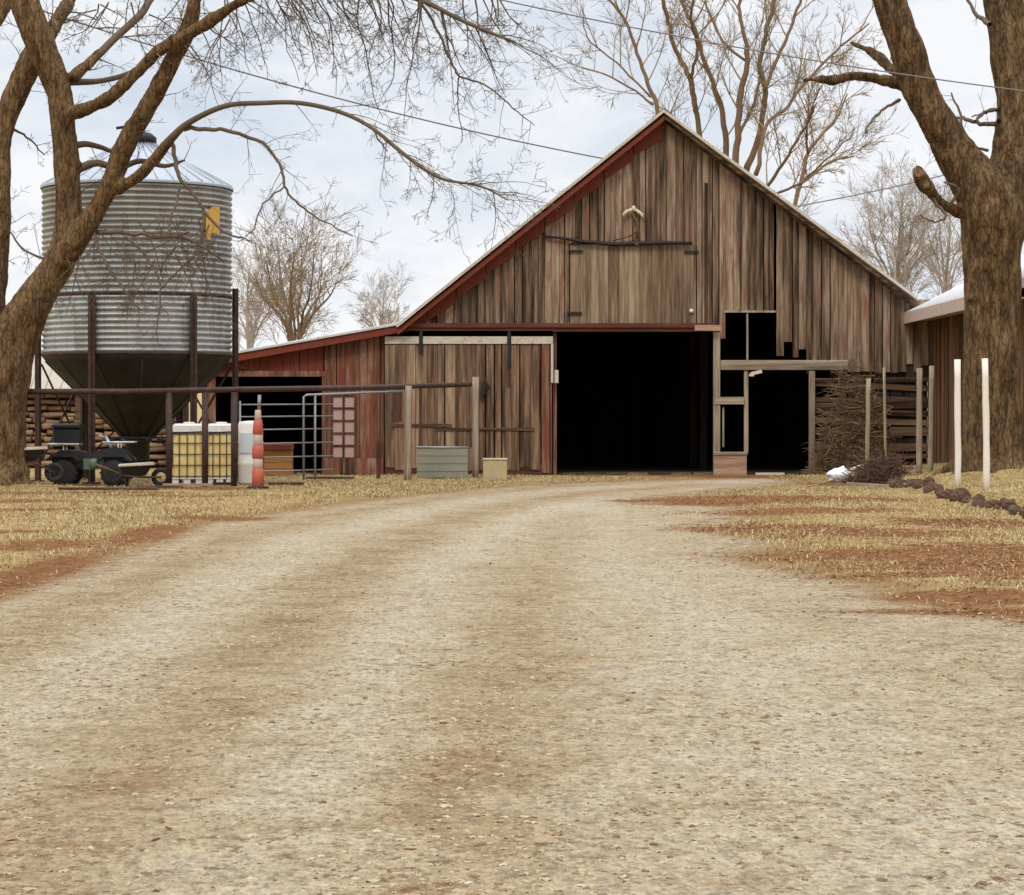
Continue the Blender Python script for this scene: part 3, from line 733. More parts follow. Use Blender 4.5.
# --- left tree
tl = thing('tree', 'big bare leaning tree with forked brown trunk in front of the grain bin', 'tree', (TREE_L[0], TREE_L[1] * K, 0))
Y0 = 20.0
thick = [
 ([(-2, 498, 44), (-2, 480, 33), (-2, 455, 28), (0, 410, 26), (4, 370, 28), (17, 332, 23), (38, 294, 18), (58, 263, 16), (67, 235, 14), (68, 200, 13), (66, 150, 13), (61, 103, 13), (52, 72, 14), (40, 45, 15), (30, 18, 15), (20, -18, 14), (8, -70, 11)], 0, 0),
 ([(60, 262, 14), (76, 240, 13), (95, 213, 11), (112, 180, 10), (125, 145, 10), (145, 110, 9), (165, 75, 9), (183, 40, 9), (193, 10, 8), (197, -25, 7), (195, -80, 5)], -.05, -.5),
 ([(0, 385, 18), (-6, 345, 15), (-7, 300, 13), (-2, 250, 12), (2, 200, 10), (1, 150, 10), (9, 112, 11), (22, 80, 12), (36, 50, 13)], .1, .15),
 ([(70, 114, 8), (88, 108, 7), (110, 97, 7), (135, 75, 6.5), (160, 50, 6), (185, 36, 6.5), (212, 20, 6), (240, 2, 5.5), (275, -14, 5), (340, -20, 4), (415, -2, 2.8), (465, 22, 1.9), (515, 42, 1)], -.1, -1.2),
 ([(44, 42, 8), (58, 20, 7), (72, -5, 6), (92, -50, 5)], 0, .8),
 ([(72, 78, 6), (95, 58, 4.5), (115, 38, 4), (140, 15, 4), (150, 0, 3.5), (170, -25, 3)], 0, .9),
 ([(-30, 60, 7), (-8, 28, 7), (4, 8, 7), (14, -30, 6)], .3, .4),
 ([(116, 190, 7), (140, 175, 6), (160, 153, 5.5), (172, 138, 4.2), (190, 122, 3.2), (225, 106, 2.8), (262, 103, 2.6), (300, 103, 2.4), (340, 112, 2.2), (372, 128, 1.9), (405, 155, 2.0), (440, 178, 1.6), (480, 186, 1.1), (508, 200, .7)], -.2, -1.5),
 ([(66, 172, 5), (80, 168, 4.5), (97, 163, 3.6), (118, 168, 3.2), (140, 161, 2.8), (165, 166, 2.2), (185, 160, 1)], 0, .15),
 ([(66, 148, 4), (84, 144, 3.2), (100, 147, 2.6), (116, 152, 2.0), (135, 148, .9)], 0, .15),
 ([(66, 82, 4), (100, 81, 2.8), (130, 73, 2.6), (150, 60, 2)], .1, .8)]
thin = [
 ([(182, 128, 3), (205, 129, 2.8), (232, 132, 2.5), (262, 143, 2.2), (280, 165, 2), (284, 186, 1.7), (300, 205, 1.4), (325, 222, 1), (352, 236, .6)], -.6, -.6),
 ([(284, 186, 1.2), (263, 204, 1), (254, 228, .8), (238, 242, .5)], -1.1, -.2),
 ([(172, 142, 3), (178, 172, 2.7), (190, 190, 2.3), (203, 210, 2.1), (200, 245, 1.5), (196, 262, .8)], -.5, -.3),
 ([(180, 188, 1.8), (172, 215, 1.5), (168, 230, 1)], -.6, -.2),
 ([(203, 211, 1.9), (228, 234, 1.6), (250, 240, .8)], -.6, -.3),
 ([(70, 234, 3.6), (110, 232, 3), (150, 236, 2.5), (190, 240, 2), (225, 262, 1)], 0, -.7),
 ([(125, 234, 1.8), (150, 262, 1.6), (160, 290, 1.4), (156, 335, .8)], -.5, -.3), ([(160, 290, 1.2), (185, 265, 1), (215, 240, .6)], -.6, -.2),
 ([(90, 225, 2.4), (105, 262, 2), (125, 290, 1.4), (140, 310, .8)], -.12, -.5),
 ([(418, -2, 2.0), (436, 28, 1.8), (450, 58, 1.6), (460, 76, 1.4), (490, 87, 1.1), (512, 108, .9), (535, 126, .5)], -1.0, -.3),
 ([(459, 76, 1.0), (458, 105, .8), (463, 142, .5)], -1.1, -.1),
 ([(12, 128, 2), (30, 140, 1.2), (45, 155, .8)], .2, .3),
 ([(372, 128, 1.5), (388, 152, .8)], -1.0, -.1),
 ([(55, 262, 2), (25, 250, 1.4), (5, 225, 1)], .2, .5)]
tm = MB(); cm = MB(); rg = random.Random(5)
limbs = []
for px, oy, dy in thick:
    pts = limb_pts(px, Y0 + oy, dy); limbs.append(pts)
    big = [p for p in pts if p.w > .085]
    if len(big) > 2: tube4(tm, big, 14)
    k = max(0, len(big) - 2)
    if k < len(pts) - 2: tube4(cm, pts[k:], 8, False)
for px, oy, dy in thin:
    pts = limb_pts(px, Y0 + oy, dy); limbs.append(pts)
    wob = [p + Vector((rg.gauss(0, .012), rg.gauss(0, .02), rg.gauss(0, .012), 0)) for p in pts]
    tube4(cm, [Vector((p.x, p.y, p.z, p.w * .8)) for p in wob], 5, False)
# root flare
for a, L in ((-20, .7), (40, .6), (95, .7), (160, .7), (215, .7), (-70, .9), (-45, .6)):
    c = Vector((TREE_L[0], Y0 * K, 0)); d = Vector((math.cos(R(a)), math.sin(R(a)), 0))
    tm.tube([c + d * .25 + Vector((0, 0, .75)), c + d * .5 + Vector((0, 0, .32)), c + d * (L * .85) + Vector((0, 0, .1)), c + d * (L + .3) + Vector((0, 0, -.12))], [.22, .2, .14, .06], 10)
bake_trunk('trunk', tm, M['bark'], tl, .04, .022, 7)
def twigs_on(mb, pts, rg, per_m, L, r, grav, depth=2, t0=.15, bias=Vector((0, 0, 0)), kids=3, upb=0.0, rmin=.004, **kw):
    acc = 0
    for i in range(int(len(pts) * t0), len(pts) - 1):
        a, b = pts[i], pts[i + 1]; sl = (b - a).to_3d().length; acc += sl * per_m
        while acc > rg.random() + .2:
            acc -= 1
            q = a.lerp(b, rg.random()); ax = (b - a).to_3d().normalized()
            d = ax.cross(rvec(rg)).normalized() * .9 + ax * .5 + bias
            grow(mb, q.to_3d(), d, L * rg.uniform(.5, 1.3), min(r, q.w * .7) * rg.uniform(.7, 1.1), depth, rg, grav, upb, kids=kids, rmin=rmin, **kw)
D_ = limbs[3]; F_ = limbs[7]
twigs_on(cm, D_, rg, 4.2, 1.5, .018, .28, 3, .30, Vector((.35, 0, -.55)), 3)
twigs_on(cm, D_, rg, 5.5, 1.1, .013, .3, 3, .62, Vector((.3, 0, -.55)), 3)
twigs_on(cm, F_, rg, 2.2, 1.5, .012, .25, 3, .55, Vector((.2, 0, -.6)), 3)
twigs_on(cm, F_, rg, 6, 1.3, .010, .25, 3, .72, Vector((.3, 0, -.5)), 3)
twigs_on(cm, F_, rg, .7, .7, .012, .1, 2, .3, Vector((0, 0, .2)), 2)
twigs_on(cm, limbs[5], rg, 3, 1.1, .02, .05, 2, .1, Vector((.3, 0, .3)), 3)
twigs_on(cm, limbs[4], rg, 3, 1.0, .02, .0, 2, .1, Vector((.3, 0, .3)), 3)
twigs_on(cm, limbs[1], rg, 1.7, 1.0, .018, .05, 2, .35, Vector((.4, 0, .1)), 3)
twigs_on(cm, limbs[0], rg, 1.7, 1.0, .018, .05, 2, .35, Vector((.3, 0, .1)), 3)
twigs_on(cm, limbs[2], rg, 2.0, .9, .016, .05, 2, .1, Vector((.1, 0, .1)), 3)
for i in (8, 9, 10): twigs_on(cm, limbs[i], rg, 2.5, .6, .012, .05, 2, .2, Vector((.1, 0, .1)), 2)
NT = len(thick)
for i, l in enumerate(limbs[NT:]):
    dens = {0: 5, 5: 7, 6: 6, 7: 6, 8: 7, 9: 5, 10: 5}.get(i, 4)
    twigs_on(cm, l, rg, dens, .85 if i in (0, 1, 9) else .6, .0095, .12, 2, .2, Vector((.1, 0, -.15)), 3)
# hanging sprays that come down from limbs above the frame
for k in range(34):
    u = rg.uniform(215, 540) if k > 8 else rg.uniform(270, 430); p = P(u, rg.uniform(-35, -8) if u < 420 else rg.uniform(-20, 20), Y0 - .6 + rg.uniform(-1.2, .6))
    grow(cm, p, Vector((rg.uniform(-.1, .6), rg.uniform(-.3, .3), -1)), rg.uniform(1.3, 2.6) * (1 if u < 470 else .55), .021, 3, rg, .06, 0, wander=.34, kids=4.5, rmin=.004, shrink=.46)
for k in range(26):
    p = P(rg.uniform(95, 240), rg.uniform(-30, 30), Y0 + rg.uniform(-.5, .8)); grow(cm, p, Vector((rg.uniform(-.6, .6), rg.uniform(-.3, .3), rg.uniform(-1, .4))), rg.uniform(.8, 1.7), .019, 3, rg, .03, 0, wander=.34, kids=4, rmin=.004, shrink=.5)
for k in range(20):
    p = P(rg.uniform(62, 215), rg.uniform(215, 262), Y0 - .5); grow(cm, p, Vector((rg.uniform(-.8, 1), -.2, rg.uniform(-1, .1))), rg.uniform(.7, 1.6), .017, 3, rg, .1, 0, kids=4, rmin=.004)
obj('crown', cm, M['twig'], tl, normals=False)

# --- right tree
tr_ = thing('tree', 'massive bare tree with thick two-limbed trunk behind the white posts', 'tree', (TREE_R[0], TREE_R[1] * K, .3))
Y1 = 19.0
thick = [
 ([(992, 492, 44), (992, 470, 37), (992, 440, 31), (992, 380, 28.5), (992, 310, 28), (992, 255, 29), (992, 215, 33), (978, 185, 27), (958, 158, 21), (945, 135, 19), (930, 108, 18), (915, 75, 17), (903, 40, 17), (890, 0, 16.5), (880, -40, 16), (862, -110, 13)], 0, -.3),
 ([(994, 225, 30), (1002, 190, 25), (1010, 160, 20), (1014, 120, 19), (1013, 85, 19), (1009, 40, 20), (1003, 0, 20), (1000, -40, 18), (1006, -110, 15)], .05, .3),
 ([(1008, 230, 22), (1025, 195, 16), (1045, 150, 14), (1062, 80, 12), (1070, -20, 11)], .1, .6),
 ([(912, 86, 6.5), (892, 82, 6), (872, 77.5, 5.2), (850, 76, 4.6), (835, 80, 4.5), (822, 79, 3.4), (803, 80, 2)], -.05, -.5),
 ([(903, 76, 6), (890, 68, 5.5), (879, 57, 5), (865, 49, 4.2), (850, 42, 2.5)], 0, .3),
 ([(972, 216, 8), (955, 211, 6.5), (940, 202, 5.5), (931, 192, 5.5), (923, 182, 7.5), (918, 172, 7)], -.1, -.5)]
thin = [([(1000, 122, 3), (985, 124, 2.4), (965, 119, 2), (955, 117, 1.3)], 0, .4), ([(975, 122, 1.6), (985, 112, 1.6), (1000, 110, 1.8)], 0, .2), ([(960, 136, 1.8), (960, 115, 1.4), (951, 92, .8)], 0, .2),
        ([(990, 25, 3), (975, 12, 2), (965, -8, 1.4)], 0, .4), ([(900, 100, 2), (885, 108, 1.4), (870, 122, 1.1), (866, 132, .8)], -.1, -.5), ([(1000, 108, 2), (985, 112, 1), (972, 118, .7)], .1, .2),
        ([(930, 196, 2), (945, 215, 1.5), (935, 222, 1), (920, 215, .7)], -.4, -.2), ([(988, 150, 1.8), (975, 148, 1.2), (970, 158, .8)], 0, .1), ([(950, 205, 1.8), (958, 190, 1.6), (945, 182, 1)], -.3, -.1)]
tm = MB(); cm = MB(); rg = random.Random(9); limbs = []
for px, oy, dy in thick:
    pts = limb_pts(px, Y1 + oy, dy); limbs.append(pts); tube4(tm, pts, 14)
for px, oy, dy in thin:
    pts = limb_pts(px, Y1 + oy, dy); limbs.append(pts)
    tube4(cm, [p + Vector((rg.gauss(0, .012), rg.gauss(0, .02), rg.gauss(0, .012), 0)) for p in pts], 5, False)
for a, L in ((-150, .8), (-100, .9), (-60, .8), (-10, .8), (50, .8), (110, .8), (175, .9)):
    c = Vector((TREE_R[0], Y1 * K, .45)); d = Vector((math.cos(R(a)), math.sin(R(a)), 0))
    tm.tube([c + d * .3 + Vector((0, 0, .8)), c + d * .45 + Vector((0, 0, .25)), c + d * (L * .85) + Vector((0, 0, .0)), c + d * (L + .3) + Vector((0, 0, -.25))], [.2, .2, .14, .06], 10)
for (u, v, rr) in ((955, 140, 9), (968, 300, 8), (985, 240, 10), (1000, 300, 9), (978, 380, 8)):   # burls
    c = P(u, v, Y1) - Vector((0, .46, 0)); tm.lathe(c, [(.02, -.1), (.11, -.05), (.14, 0), (.11, .05), (.02, .1)], 10)
for q in ((922, 178, .12), (918, 171, .13), (926, 187, .11)):
    c = P(q[0], q[1], Y1 - .55); tm.lathe(c, [(.02, -q[2]), (q[2] * .8, -q[2] * .5), (q[2], 0), (q[2] * .8, q[2] * .5), (.02, q[2])], 10)
bake_trunk('trunk', tm, M['barkgrey'], tr_, .035, .03, 6)
for i, l in enumerate(limbs[6:]): twigs_on(cm, l, rg, 3, .4, .009, .0, 1, .2, Vector((-.1, 0, .1)), 2)
twigs_on(cm, limbs[3], rg, 1.5, .45, .01, .0, 2, .2, Vector((-.3, 0, .1)), 2)
twigs_on(cm, limbs[4], rg, 2.5, .6, .012, .0, 2, .2, Vector((-.2, 0, .4)), 2)
twigs_on(cm, limbs[5], rg, 6, .3, .01, .0, 1, .3, Vector((-.1, 0, .0)), 2)
twigs_on(cm, limbs[0][60:], rg, 1.2, 1.2, .02, .0, 2, .2, Vector((-.1, 0, .2)), 3)
obj('crown', cm, M['twig'], tr_, normals=False)

# --- trees far behind the barn
def far_tree(label, stems, Y, tw, seed, trunkmat, twigmat, L=3.0, r=.05, rmin=.012, dens=1.1, up=.10, depth=2, kids=6, t0=.1, base=None):
    p0 = P(base[0], 415, Y) if base else P(stems[0][0][0], 415, Y); p0.z = 0
    t = thing('tree', label, 'tree', p0, 'bare trees behind the buildings')
    tm = MB(); cm = MB(); rg = random.Random(seed)
    for px in stems:
        pts = limb_pts(px, Y + rg.uniform(-1.2, 1.2), rg.uniform(-1.5, 1.5))
        pts = [Vector((p.x + rg.gauss(0, .025), p.y, p.z, p.w * .72)) for p in pts]
        tube4(tm, pts, 7)
        twigs_on(cm, pts, rg, dens, L, r, 0, depth, t0, Vector((0, 0, .55)), kids, up * 1.3, rmin=rmin, shrink=.62, wander=.13, spread=.55)
    obj('trunk', tm, trunkmat, t); obj('crown', cm, twigmat, t, normals=False)
    return t
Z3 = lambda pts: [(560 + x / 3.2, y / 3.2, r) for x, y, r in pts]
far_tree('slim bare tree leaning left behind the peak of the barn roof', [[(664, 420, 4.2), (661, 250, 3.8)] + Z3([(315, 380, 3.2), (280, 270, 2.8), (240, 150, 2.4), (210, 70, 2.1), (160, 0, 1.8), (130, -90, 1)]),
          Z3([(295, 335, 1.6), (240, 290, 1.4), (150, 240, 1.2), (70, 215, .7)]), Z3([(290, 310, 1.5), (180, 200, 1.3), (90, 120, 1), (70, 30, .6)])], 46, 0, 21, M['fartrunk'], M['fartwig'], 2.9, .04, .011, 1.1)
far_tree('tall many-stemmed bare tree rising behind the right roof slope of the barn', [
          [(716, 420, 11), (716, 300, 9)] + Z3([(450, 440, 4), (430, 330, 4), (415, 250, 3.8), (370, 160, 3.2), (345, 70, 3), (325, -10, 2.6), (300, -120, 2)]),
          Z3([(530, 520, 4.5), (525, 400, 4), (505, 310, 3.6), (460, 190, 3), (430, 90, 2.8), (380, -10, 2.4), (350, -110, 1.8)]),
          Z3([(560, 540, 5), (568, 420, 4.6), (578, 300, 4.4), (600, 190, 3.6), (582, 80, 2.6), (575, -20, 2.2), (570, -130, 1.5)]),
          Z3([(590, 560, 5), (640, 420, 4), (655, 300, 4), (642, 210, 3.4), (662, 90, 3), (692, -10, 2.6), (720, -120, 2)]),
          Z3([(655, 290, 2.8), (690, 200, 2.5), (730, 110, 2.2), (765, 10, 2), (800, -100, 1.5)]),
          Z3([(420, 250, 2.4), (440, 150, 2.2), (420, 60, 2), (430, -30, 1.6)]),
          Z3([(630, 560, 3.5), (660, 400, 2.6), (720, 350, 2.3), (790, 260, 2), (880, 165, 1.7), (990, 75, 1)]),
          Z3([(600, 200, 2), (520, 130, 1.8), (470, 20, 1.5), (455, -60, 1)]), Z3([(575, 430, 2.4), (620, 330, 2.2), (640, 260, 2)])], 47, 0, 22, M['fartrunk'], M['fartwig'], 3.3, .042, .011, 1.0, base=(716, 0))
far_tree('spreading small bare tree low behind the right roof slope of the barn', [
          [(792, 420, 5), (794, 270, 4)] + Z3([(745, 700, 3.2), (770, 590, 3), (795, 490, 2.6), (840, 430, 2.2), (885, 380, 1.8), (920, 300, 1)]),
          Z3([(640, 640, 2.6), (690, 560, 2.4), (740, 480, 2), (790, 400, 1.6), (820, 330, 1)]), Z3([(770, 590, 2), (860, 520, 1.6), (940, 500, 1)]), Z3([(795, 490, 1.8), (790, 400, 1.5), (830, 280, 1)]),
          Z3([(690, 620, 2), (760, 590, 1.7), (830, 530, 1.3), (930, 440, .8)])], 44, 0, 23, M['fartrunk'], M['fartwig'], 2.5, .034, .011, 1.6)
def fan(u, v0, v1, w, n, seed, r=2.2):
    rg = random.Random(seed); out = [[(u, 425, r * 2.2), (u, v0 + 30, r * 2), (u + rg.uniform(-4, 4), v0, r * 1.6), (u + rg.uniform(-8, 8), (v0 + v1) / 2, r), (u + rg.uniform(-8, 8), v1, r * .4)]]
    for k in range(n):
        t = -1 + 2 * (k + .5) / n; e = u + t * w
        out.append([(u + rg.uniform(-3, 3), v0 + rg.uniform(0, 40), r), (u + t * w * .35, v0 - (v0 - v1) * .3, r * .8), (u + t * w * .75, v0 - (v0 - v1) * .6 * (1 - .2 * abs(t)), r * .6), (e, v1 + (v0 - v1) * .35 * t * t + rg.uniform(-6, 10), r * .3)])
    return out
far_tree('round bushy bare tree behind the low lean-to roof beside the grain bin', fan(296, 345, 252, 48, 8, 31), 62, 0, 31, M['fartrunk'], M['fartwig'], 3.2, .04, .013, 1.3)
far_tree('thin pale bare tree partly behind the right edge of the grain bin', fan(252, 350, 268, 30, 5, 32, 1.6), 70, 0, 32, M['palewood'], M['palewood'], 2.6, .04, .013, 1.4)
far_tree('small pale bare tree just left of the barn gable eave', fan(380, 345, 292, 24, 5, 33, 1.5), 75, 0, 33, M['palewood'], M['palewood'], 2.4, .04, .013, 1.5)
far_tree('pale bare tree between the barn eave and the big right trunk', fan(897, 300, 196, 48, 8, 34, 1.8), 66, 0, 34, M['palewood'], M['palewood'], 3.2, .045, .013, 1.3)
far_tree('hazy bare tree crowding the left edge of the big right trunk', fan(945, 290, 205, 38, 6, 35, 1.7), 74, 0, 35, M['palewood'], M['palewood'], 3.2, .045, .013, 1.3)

# ------------------------------------------------------------------ overhead cables
def cable(a, b, sag, r, label):
    mb = MB(); n = 40
    pts = [a.lerp(b, t / n) - Vector((0, 0, sag * 4 * (t / n) * (1 - t / n))) for t in range(n + 1)]
    mb.tube(pts, r, 6); o = obj('power_cable', mb, M['wire'], None, a.lerp(b, .5)); tag(o, label, 'cable', 'overhead cables')
cable(P(300, -48, 15), P(1140, 104, 16.0), .25, .011, 'grey overhead cable crossing the upper right sky and tree limb')
cable(P(-120, -45, 21), Vector((P(604, 160, 25).x, BY - .3, P(604, 160, 25).z)), .35, .018, 'grey overhead cable dropping to the left slope of the barn roof')
cable(Vector((6.6, BY + 5, 6.95)), P(1150, 112, 32), .3, .02, 'faint overhead cable leaving the right slope of the barn roof')

# ------------------------------------------------------------------ sheds
sh = thing('shed', 'rust brown shed with white roof between the barn and the big right trunk', 'shed', (11.5, 23 * K, 0))
S0, S1 = 20.3 * K, 24.98 * K
mb = MB(); y = S0
while y < S1:
    w = min(rb.uniform(.16, .26), S1 - y); mb.bbox(10.46 + rb.uniform(-.008, .008), 10.49, y, y + w - .008, .1, 3.95); y += w
obj('board_wall', mb, M['rust'], sh)
mb = MB(); mb.bbox(10.5, 15, S0, S0 + .06, .1, 3.9); mb.bbox(10.5, 15, S1 - .05, S1 + .01, .1, 3.9); mb.bbox(14.95, 15.0, S0 + .07, S1 - .06, .1, 4); mb.prism([(10.5, 3.901), (15, 3.901), (12.75, 5.2)], S0 + .01, S0 + .05); mb.prism([(10.5, 3.901), (15, 3.901), (12.75, 5.2)], S1 - .04, S1); obj('end_wall', mb, M['rust'], sh)
def tilt_slab(mb, x0, z0, x1, z1, th, y0, y1): mb.prism([(x0, z0), (x1, z1), (x1, z1 + th), (x0, z0 + th)], y0, y1)
mb = MB(); tilt_slab(mb, 9.83, 4.02, 12.75, 5.45, .05, S0 - .3, S1 + .3); tilt_slab(mb, 12.75, 5.45, 15.6, 4.02, .05, S0 - .3, S1 + .3)
for k in range(28): mb.tube([(9.83, S0 - .1 + k * .41, 4.08), (12.74, S0 - .1 + k * .41, 5.5)], .018, 6)
obj('roof', mb, M['whiteroof'], sh)
mb = MB(); mb.bbox(9.80, 9.84, S0 - .3, S1 + .3, 3.78, 4.06); mb.prism([(9.845, 3.84), (12.75, 5.25), (12.75, 5.44), (9.845, 4.02)], S1 + .305, S1 + .33); mb.prism([(9.845, 3.84), (12.75, 5.25), (12.75, 5.44), (9.845, 4.02)], S0 - .34, S0 - .31); obj('fascia_board', mb, M['fascia'], sh)
mb = MB(); mb.bbox(9.845, 10.455, S0 - .28, S1 + .28, 3.86, 3.88); obj('soffit', mb, M['fascia'], sh)

fs = thing('shed', 'low open shed with beige roof and stacked log wall behind the grain bin', 'shed', (-13, 29 * K, 0))
FY = 28.0 * K - 28.0
mb = MB(); z = .05
rg = random.Random(44)
while z < 2.15:
    x = -17.0
    while x < -9.6:
        L = rg.uniform(.25, .9); L = min(L, -9.5 - x); zz_ = z + .09 + rg.uniform(-.03, .03); mb.tube([(x + .01, FY + 28.6 + rg.uniform(-.09, .05), zz_), (x + L - .02, FY + 28.6 + rg.uniform(-.09, .05), zz_ + rg.uniform(-.04, .04))], rg.uniform(.05, .1), 6); x += L
    z += .172
obj('log_wall', mb, M['log'], fs)
mb = MB()
for v0, v1 in (((FY + 28.1, 2.15), (FY + 30.2, 3.35)), ((FY + 30.2, 3.35), (FY + 32.4, 2.15))):
    mb.add([(-17.4, v0[0], v0[1]), (-9.2, v0[0], v0[1]), (-9.2, v1[0], v1[1]), (-17.4, v1[0], v1[1]), (-17.4, v0[0], v0[1] + .05), (-9.2, v0[0], v0[1] + .05), (-9.2, v1[0], v1[1] + .05), (-17.4, v1[0], v1[1] + .05)], [(0, 1, 2, 3), (4, 7, 6, 5), (0, 4, 5, 1), (1, 5, 6, 2), (2, 6, 7, 3), (3, 7, 4, 0)])
for k in range(20): mb.tube([(-17.3 + k * .42, FY + 28.1, 2.2), (-17.3 + k * .42, FY + 30.2, 3.4)], .02, 6)
obj('roof', mb, M['beigeroof'], fs)
for x in (-17.0, -14.6, -12.2, -9.6):
    mb = MB(); mb.chbox(x - .08, x + .08, FY + 28.25, FY + 28.4, 0, 2.12, .01); obj('post', mb, M['slat'], fs)
mb = MB(); mb.bbox(-17.0, -9.6, FY + 31.9, FY + 31.96, 0, 2.2); mb.bbox(-9.6, -9.55, FY + 28.75, FY + 31.89, 0, 2.2); mb.bbox(-17.0, -16.95, FY + 28.75, FY + 31.89, 0, 2.2); obj('back_wall', mb, M['slat'], fs)

# ------------------------------------------------------------------ yard fence, gate and posts
ff = thing('pipe_fence', 'long dark pipe rail fence on posts running in front of the bin', 'fence', (-5.5, 22 * K, 0))
A = P(20, 391.5, 20.0); MID = P(240, 389.5, 20.45); B = P(470, 384.5, 23.4)
mb = MB(); mb.tube([A, A.lerp(MID, .5) - Vector((0, 0, .02)), MID, MID.lerp(B, .5) - Vector((0, 0, .02)), B], .06, 10); obj('rail', mb, M['pipe'], ff)
def fence_pt(u):   # point under the rail seen at u
    a, b = (A, MID) if u < 240 else (MID, B)
    lo, hi = 0.0, 1.0
    for _ in range(40):
        t = (lo + hi) / 2; q = a.lerp(b, t)
        if 512 + q.x / q.y * 1000 * K < u: lo = t
        else: hi = t
    return a.lerp(b, lo)
for u in (23, 169, 205, 234):
    q = fence_pt(u); gz = ground_z(q.x, q.y); mb = MB(); mb.tube([(q.x, q.y + .0, gz - .1), (q.x, q.y, q.z - .05)], .065, 10)
    obj('post', mb, M['pipe'], ff)
def timber_post(name, label, x, y, h, w, mat, lean=0, grp=None, cat='post', round_=False, extra=None):
    gz = ground_z(x, y); t = MB(); tx = math.tan(R(lean)) * h
    n = 7; pts = [(x + tx * i / n + rb.uniform(-.006, .006), y + rb.uniform(-.006, .006), gz - .12 + (h + .12) * i / n) for i in range(n + 1)]
    t.tube(pts, [w * rb.uniform(.92, 1.05) for _ in pts], 10 if round_ else 5)
    o = obj(name, t, mat, None, (x, y, gz)); return tag(o, label, cat, grp)
q = fence_pt(408); timber_post('fence_post', 'stout split wood post left of the pale green trough', q.x, q.y - .12, 2.12, .095, M['post'])
mb = MB(); q = P(470, 384.5, 23.4)
timber_post('gate_post', 'grey wooden gate post at the right end of the pipe rail', q.x + .13, q.y, 2.36, .085, M['post'], 0, None, 'post')
timber_post('fence_post', 'dark thin stake leaning on the left of the pale green trough', P(379, 0, 23).x, 22.9 * K, .95, .05, M['darkred'])
# tube gate
tg = thing('tube_gate', 'pale galvanised tube gate across the dark lean-to opening', 'gate', (-4.6, 21.9 * K, 0))
GA = Vector((P(240, 0, 21.4).x, 21.4 * K, 0)); GB = Vector((P(402, 0, 22.6).x, 22.6 * K, 0))
gzs = (.28, .58, .88, 1.18, 1.46, 1.72)
mb = MB()
for z in gzs: mb.tube([GA.lerp(GB, 0) + Vector((0, 0, z)), GA.lerp(GB, .56) + Vector((0, 0, z + .02))], .017, 6)
obj('rail', mb, M['galv'], tg)
mb = MB(); mb.tube([GA.lerp(GB, .38) + Vector((0, 0, .08)), GA.lerp(GB, .38) + Vector((0, 0, 1.9)), GA.lerp(GB, .40) + Vector((0, 0, 1.94)), GB + Vector((0, 0, 2.03))], .026, 8)
m2 = MB(); m2.tube([GA.lerp(GB, .45) + Vector((0, 0, .08)), GA.lerp(GB, .45) + Vector((0, 0, 1.94))], .026, 8); obj('upright', m2, M['galv'], tg)
obj('frame', mb, M['galv'], tg)
mb = MB(); mb.tube([GA + Vector((0, 0, .05)), GA + Vector((0, 0, 1.8))], .022, 8); obj('upright', mb, M['galv'], tg)

# ------------------------------------------------------------------ yard objects at the left
def tote(x0, x1, y0, label):
    y1 = y0 + .62; gz = .06; t = thing('liquid_tote', label, 'tote', ((x0 + x1) / 2, (y0 + y1) / 2, gz), 'caged liquid totes')
    m_, nt, b = newmat('yellowed translucent tank'); n = N(nt); v = n.objc()
    c = n.ramp(n.noise(v, 3.5, 5, .6), [(.35, (.78, .52, .17)), (.65, (.82, .66, .32))]); n.link(c, b.inputs['Base Color']); b.inputs['Roughness'].default_value = .4
    mb = MB(); mb.chbox(x0 + .03, x1 - .03, y0 + .03, y1 - .03, gz + .13, 1.12, .05); tk = obj('tank', mb, m_, t)
    mb = MB(); mb.chbox(x0 + .02, x1 - .02, y0 + .02, y1 - .02, 1.125, 1.32, .04); mb.lathe(((x0 + x1) / 2, (y0 + y1) / 2, 1.32), [(.12, 0), (.12, .03), (.05, .035)], 14); obj('lid', mb, M['whiteplastic'], tk)
    mb = MB()
    for k in range(5):
        zz = gz + .16 + k * .23
        mb.tube([(x0, y0, zz), (x1, y0, zz), (x1, y1, zz), (x0, y1, zz), (x0, y0, zz)], .011, 6)
    for k in range(5):
        x = x0 + (x1 - x0) * k / 4
        mb.tube([(x, y0 - .012, gz + .1), (x, y0 - .012, 1.12)], .011, 6); mb.tube([(x, y1 + .012, gz + .1), (x, y1 + .012, 1.12)], .011, 6)
    mb.tube([(x0 - .01, y0 - .01, 1.125), (x1 + .01, y0 - .01, 1.15), (x1 + .01, y1, 1.15), (x0 - .01, y1, 1.125)], .016, 6)
    obj('cage', mb, M['blackiron'], t)
    mb = MB()
    for k in range(3): x = x0 + .08 + k * ((x1 - x0) - .16) / 2; mb.bbox(x - .07, x + .07, y0, y1, gz, gz + .1)
    mb.bbox(x0, x1, y0 - .02, y0 + .1, gz + .102, gz + .125); obj('pallet', mb, M['whiteplastic'], t)
tote(-7.12, -6.46, 20.9 * K, 'left caged tote of yellow plastic with a white top')
tote(-6.40, -5.83, 20.92 * K, 'right caged tote of yellow plastic, next to the white drum')
dr = thing('drum', 'white plastic drum with pale blue label behind the striped channelizer', 'drum', (-5.5, 20.95 * K, .05))
DY = 20.95 * K + .2
mb = MB(); mb.lathe((-5.5, DY, 0), [(.24, .05), (.26, .1), (.26, .45), (.275, .48), (.26, .51), (.26, .9), (.275, .93), (.26, .96), (.26, 1.3), (.24, 1.36), (.05, 1.38)], 28); obj('body', mb, M['whiteplastic'], dr)
mb = MB(); vs = []
for i in range(9):
    a = R(-50 + i * 9)
    for zz in (.7, 1.12): vs.append((-5.5 + math.sin(a) * .281, DY - math.cos(a) * .281, zz))
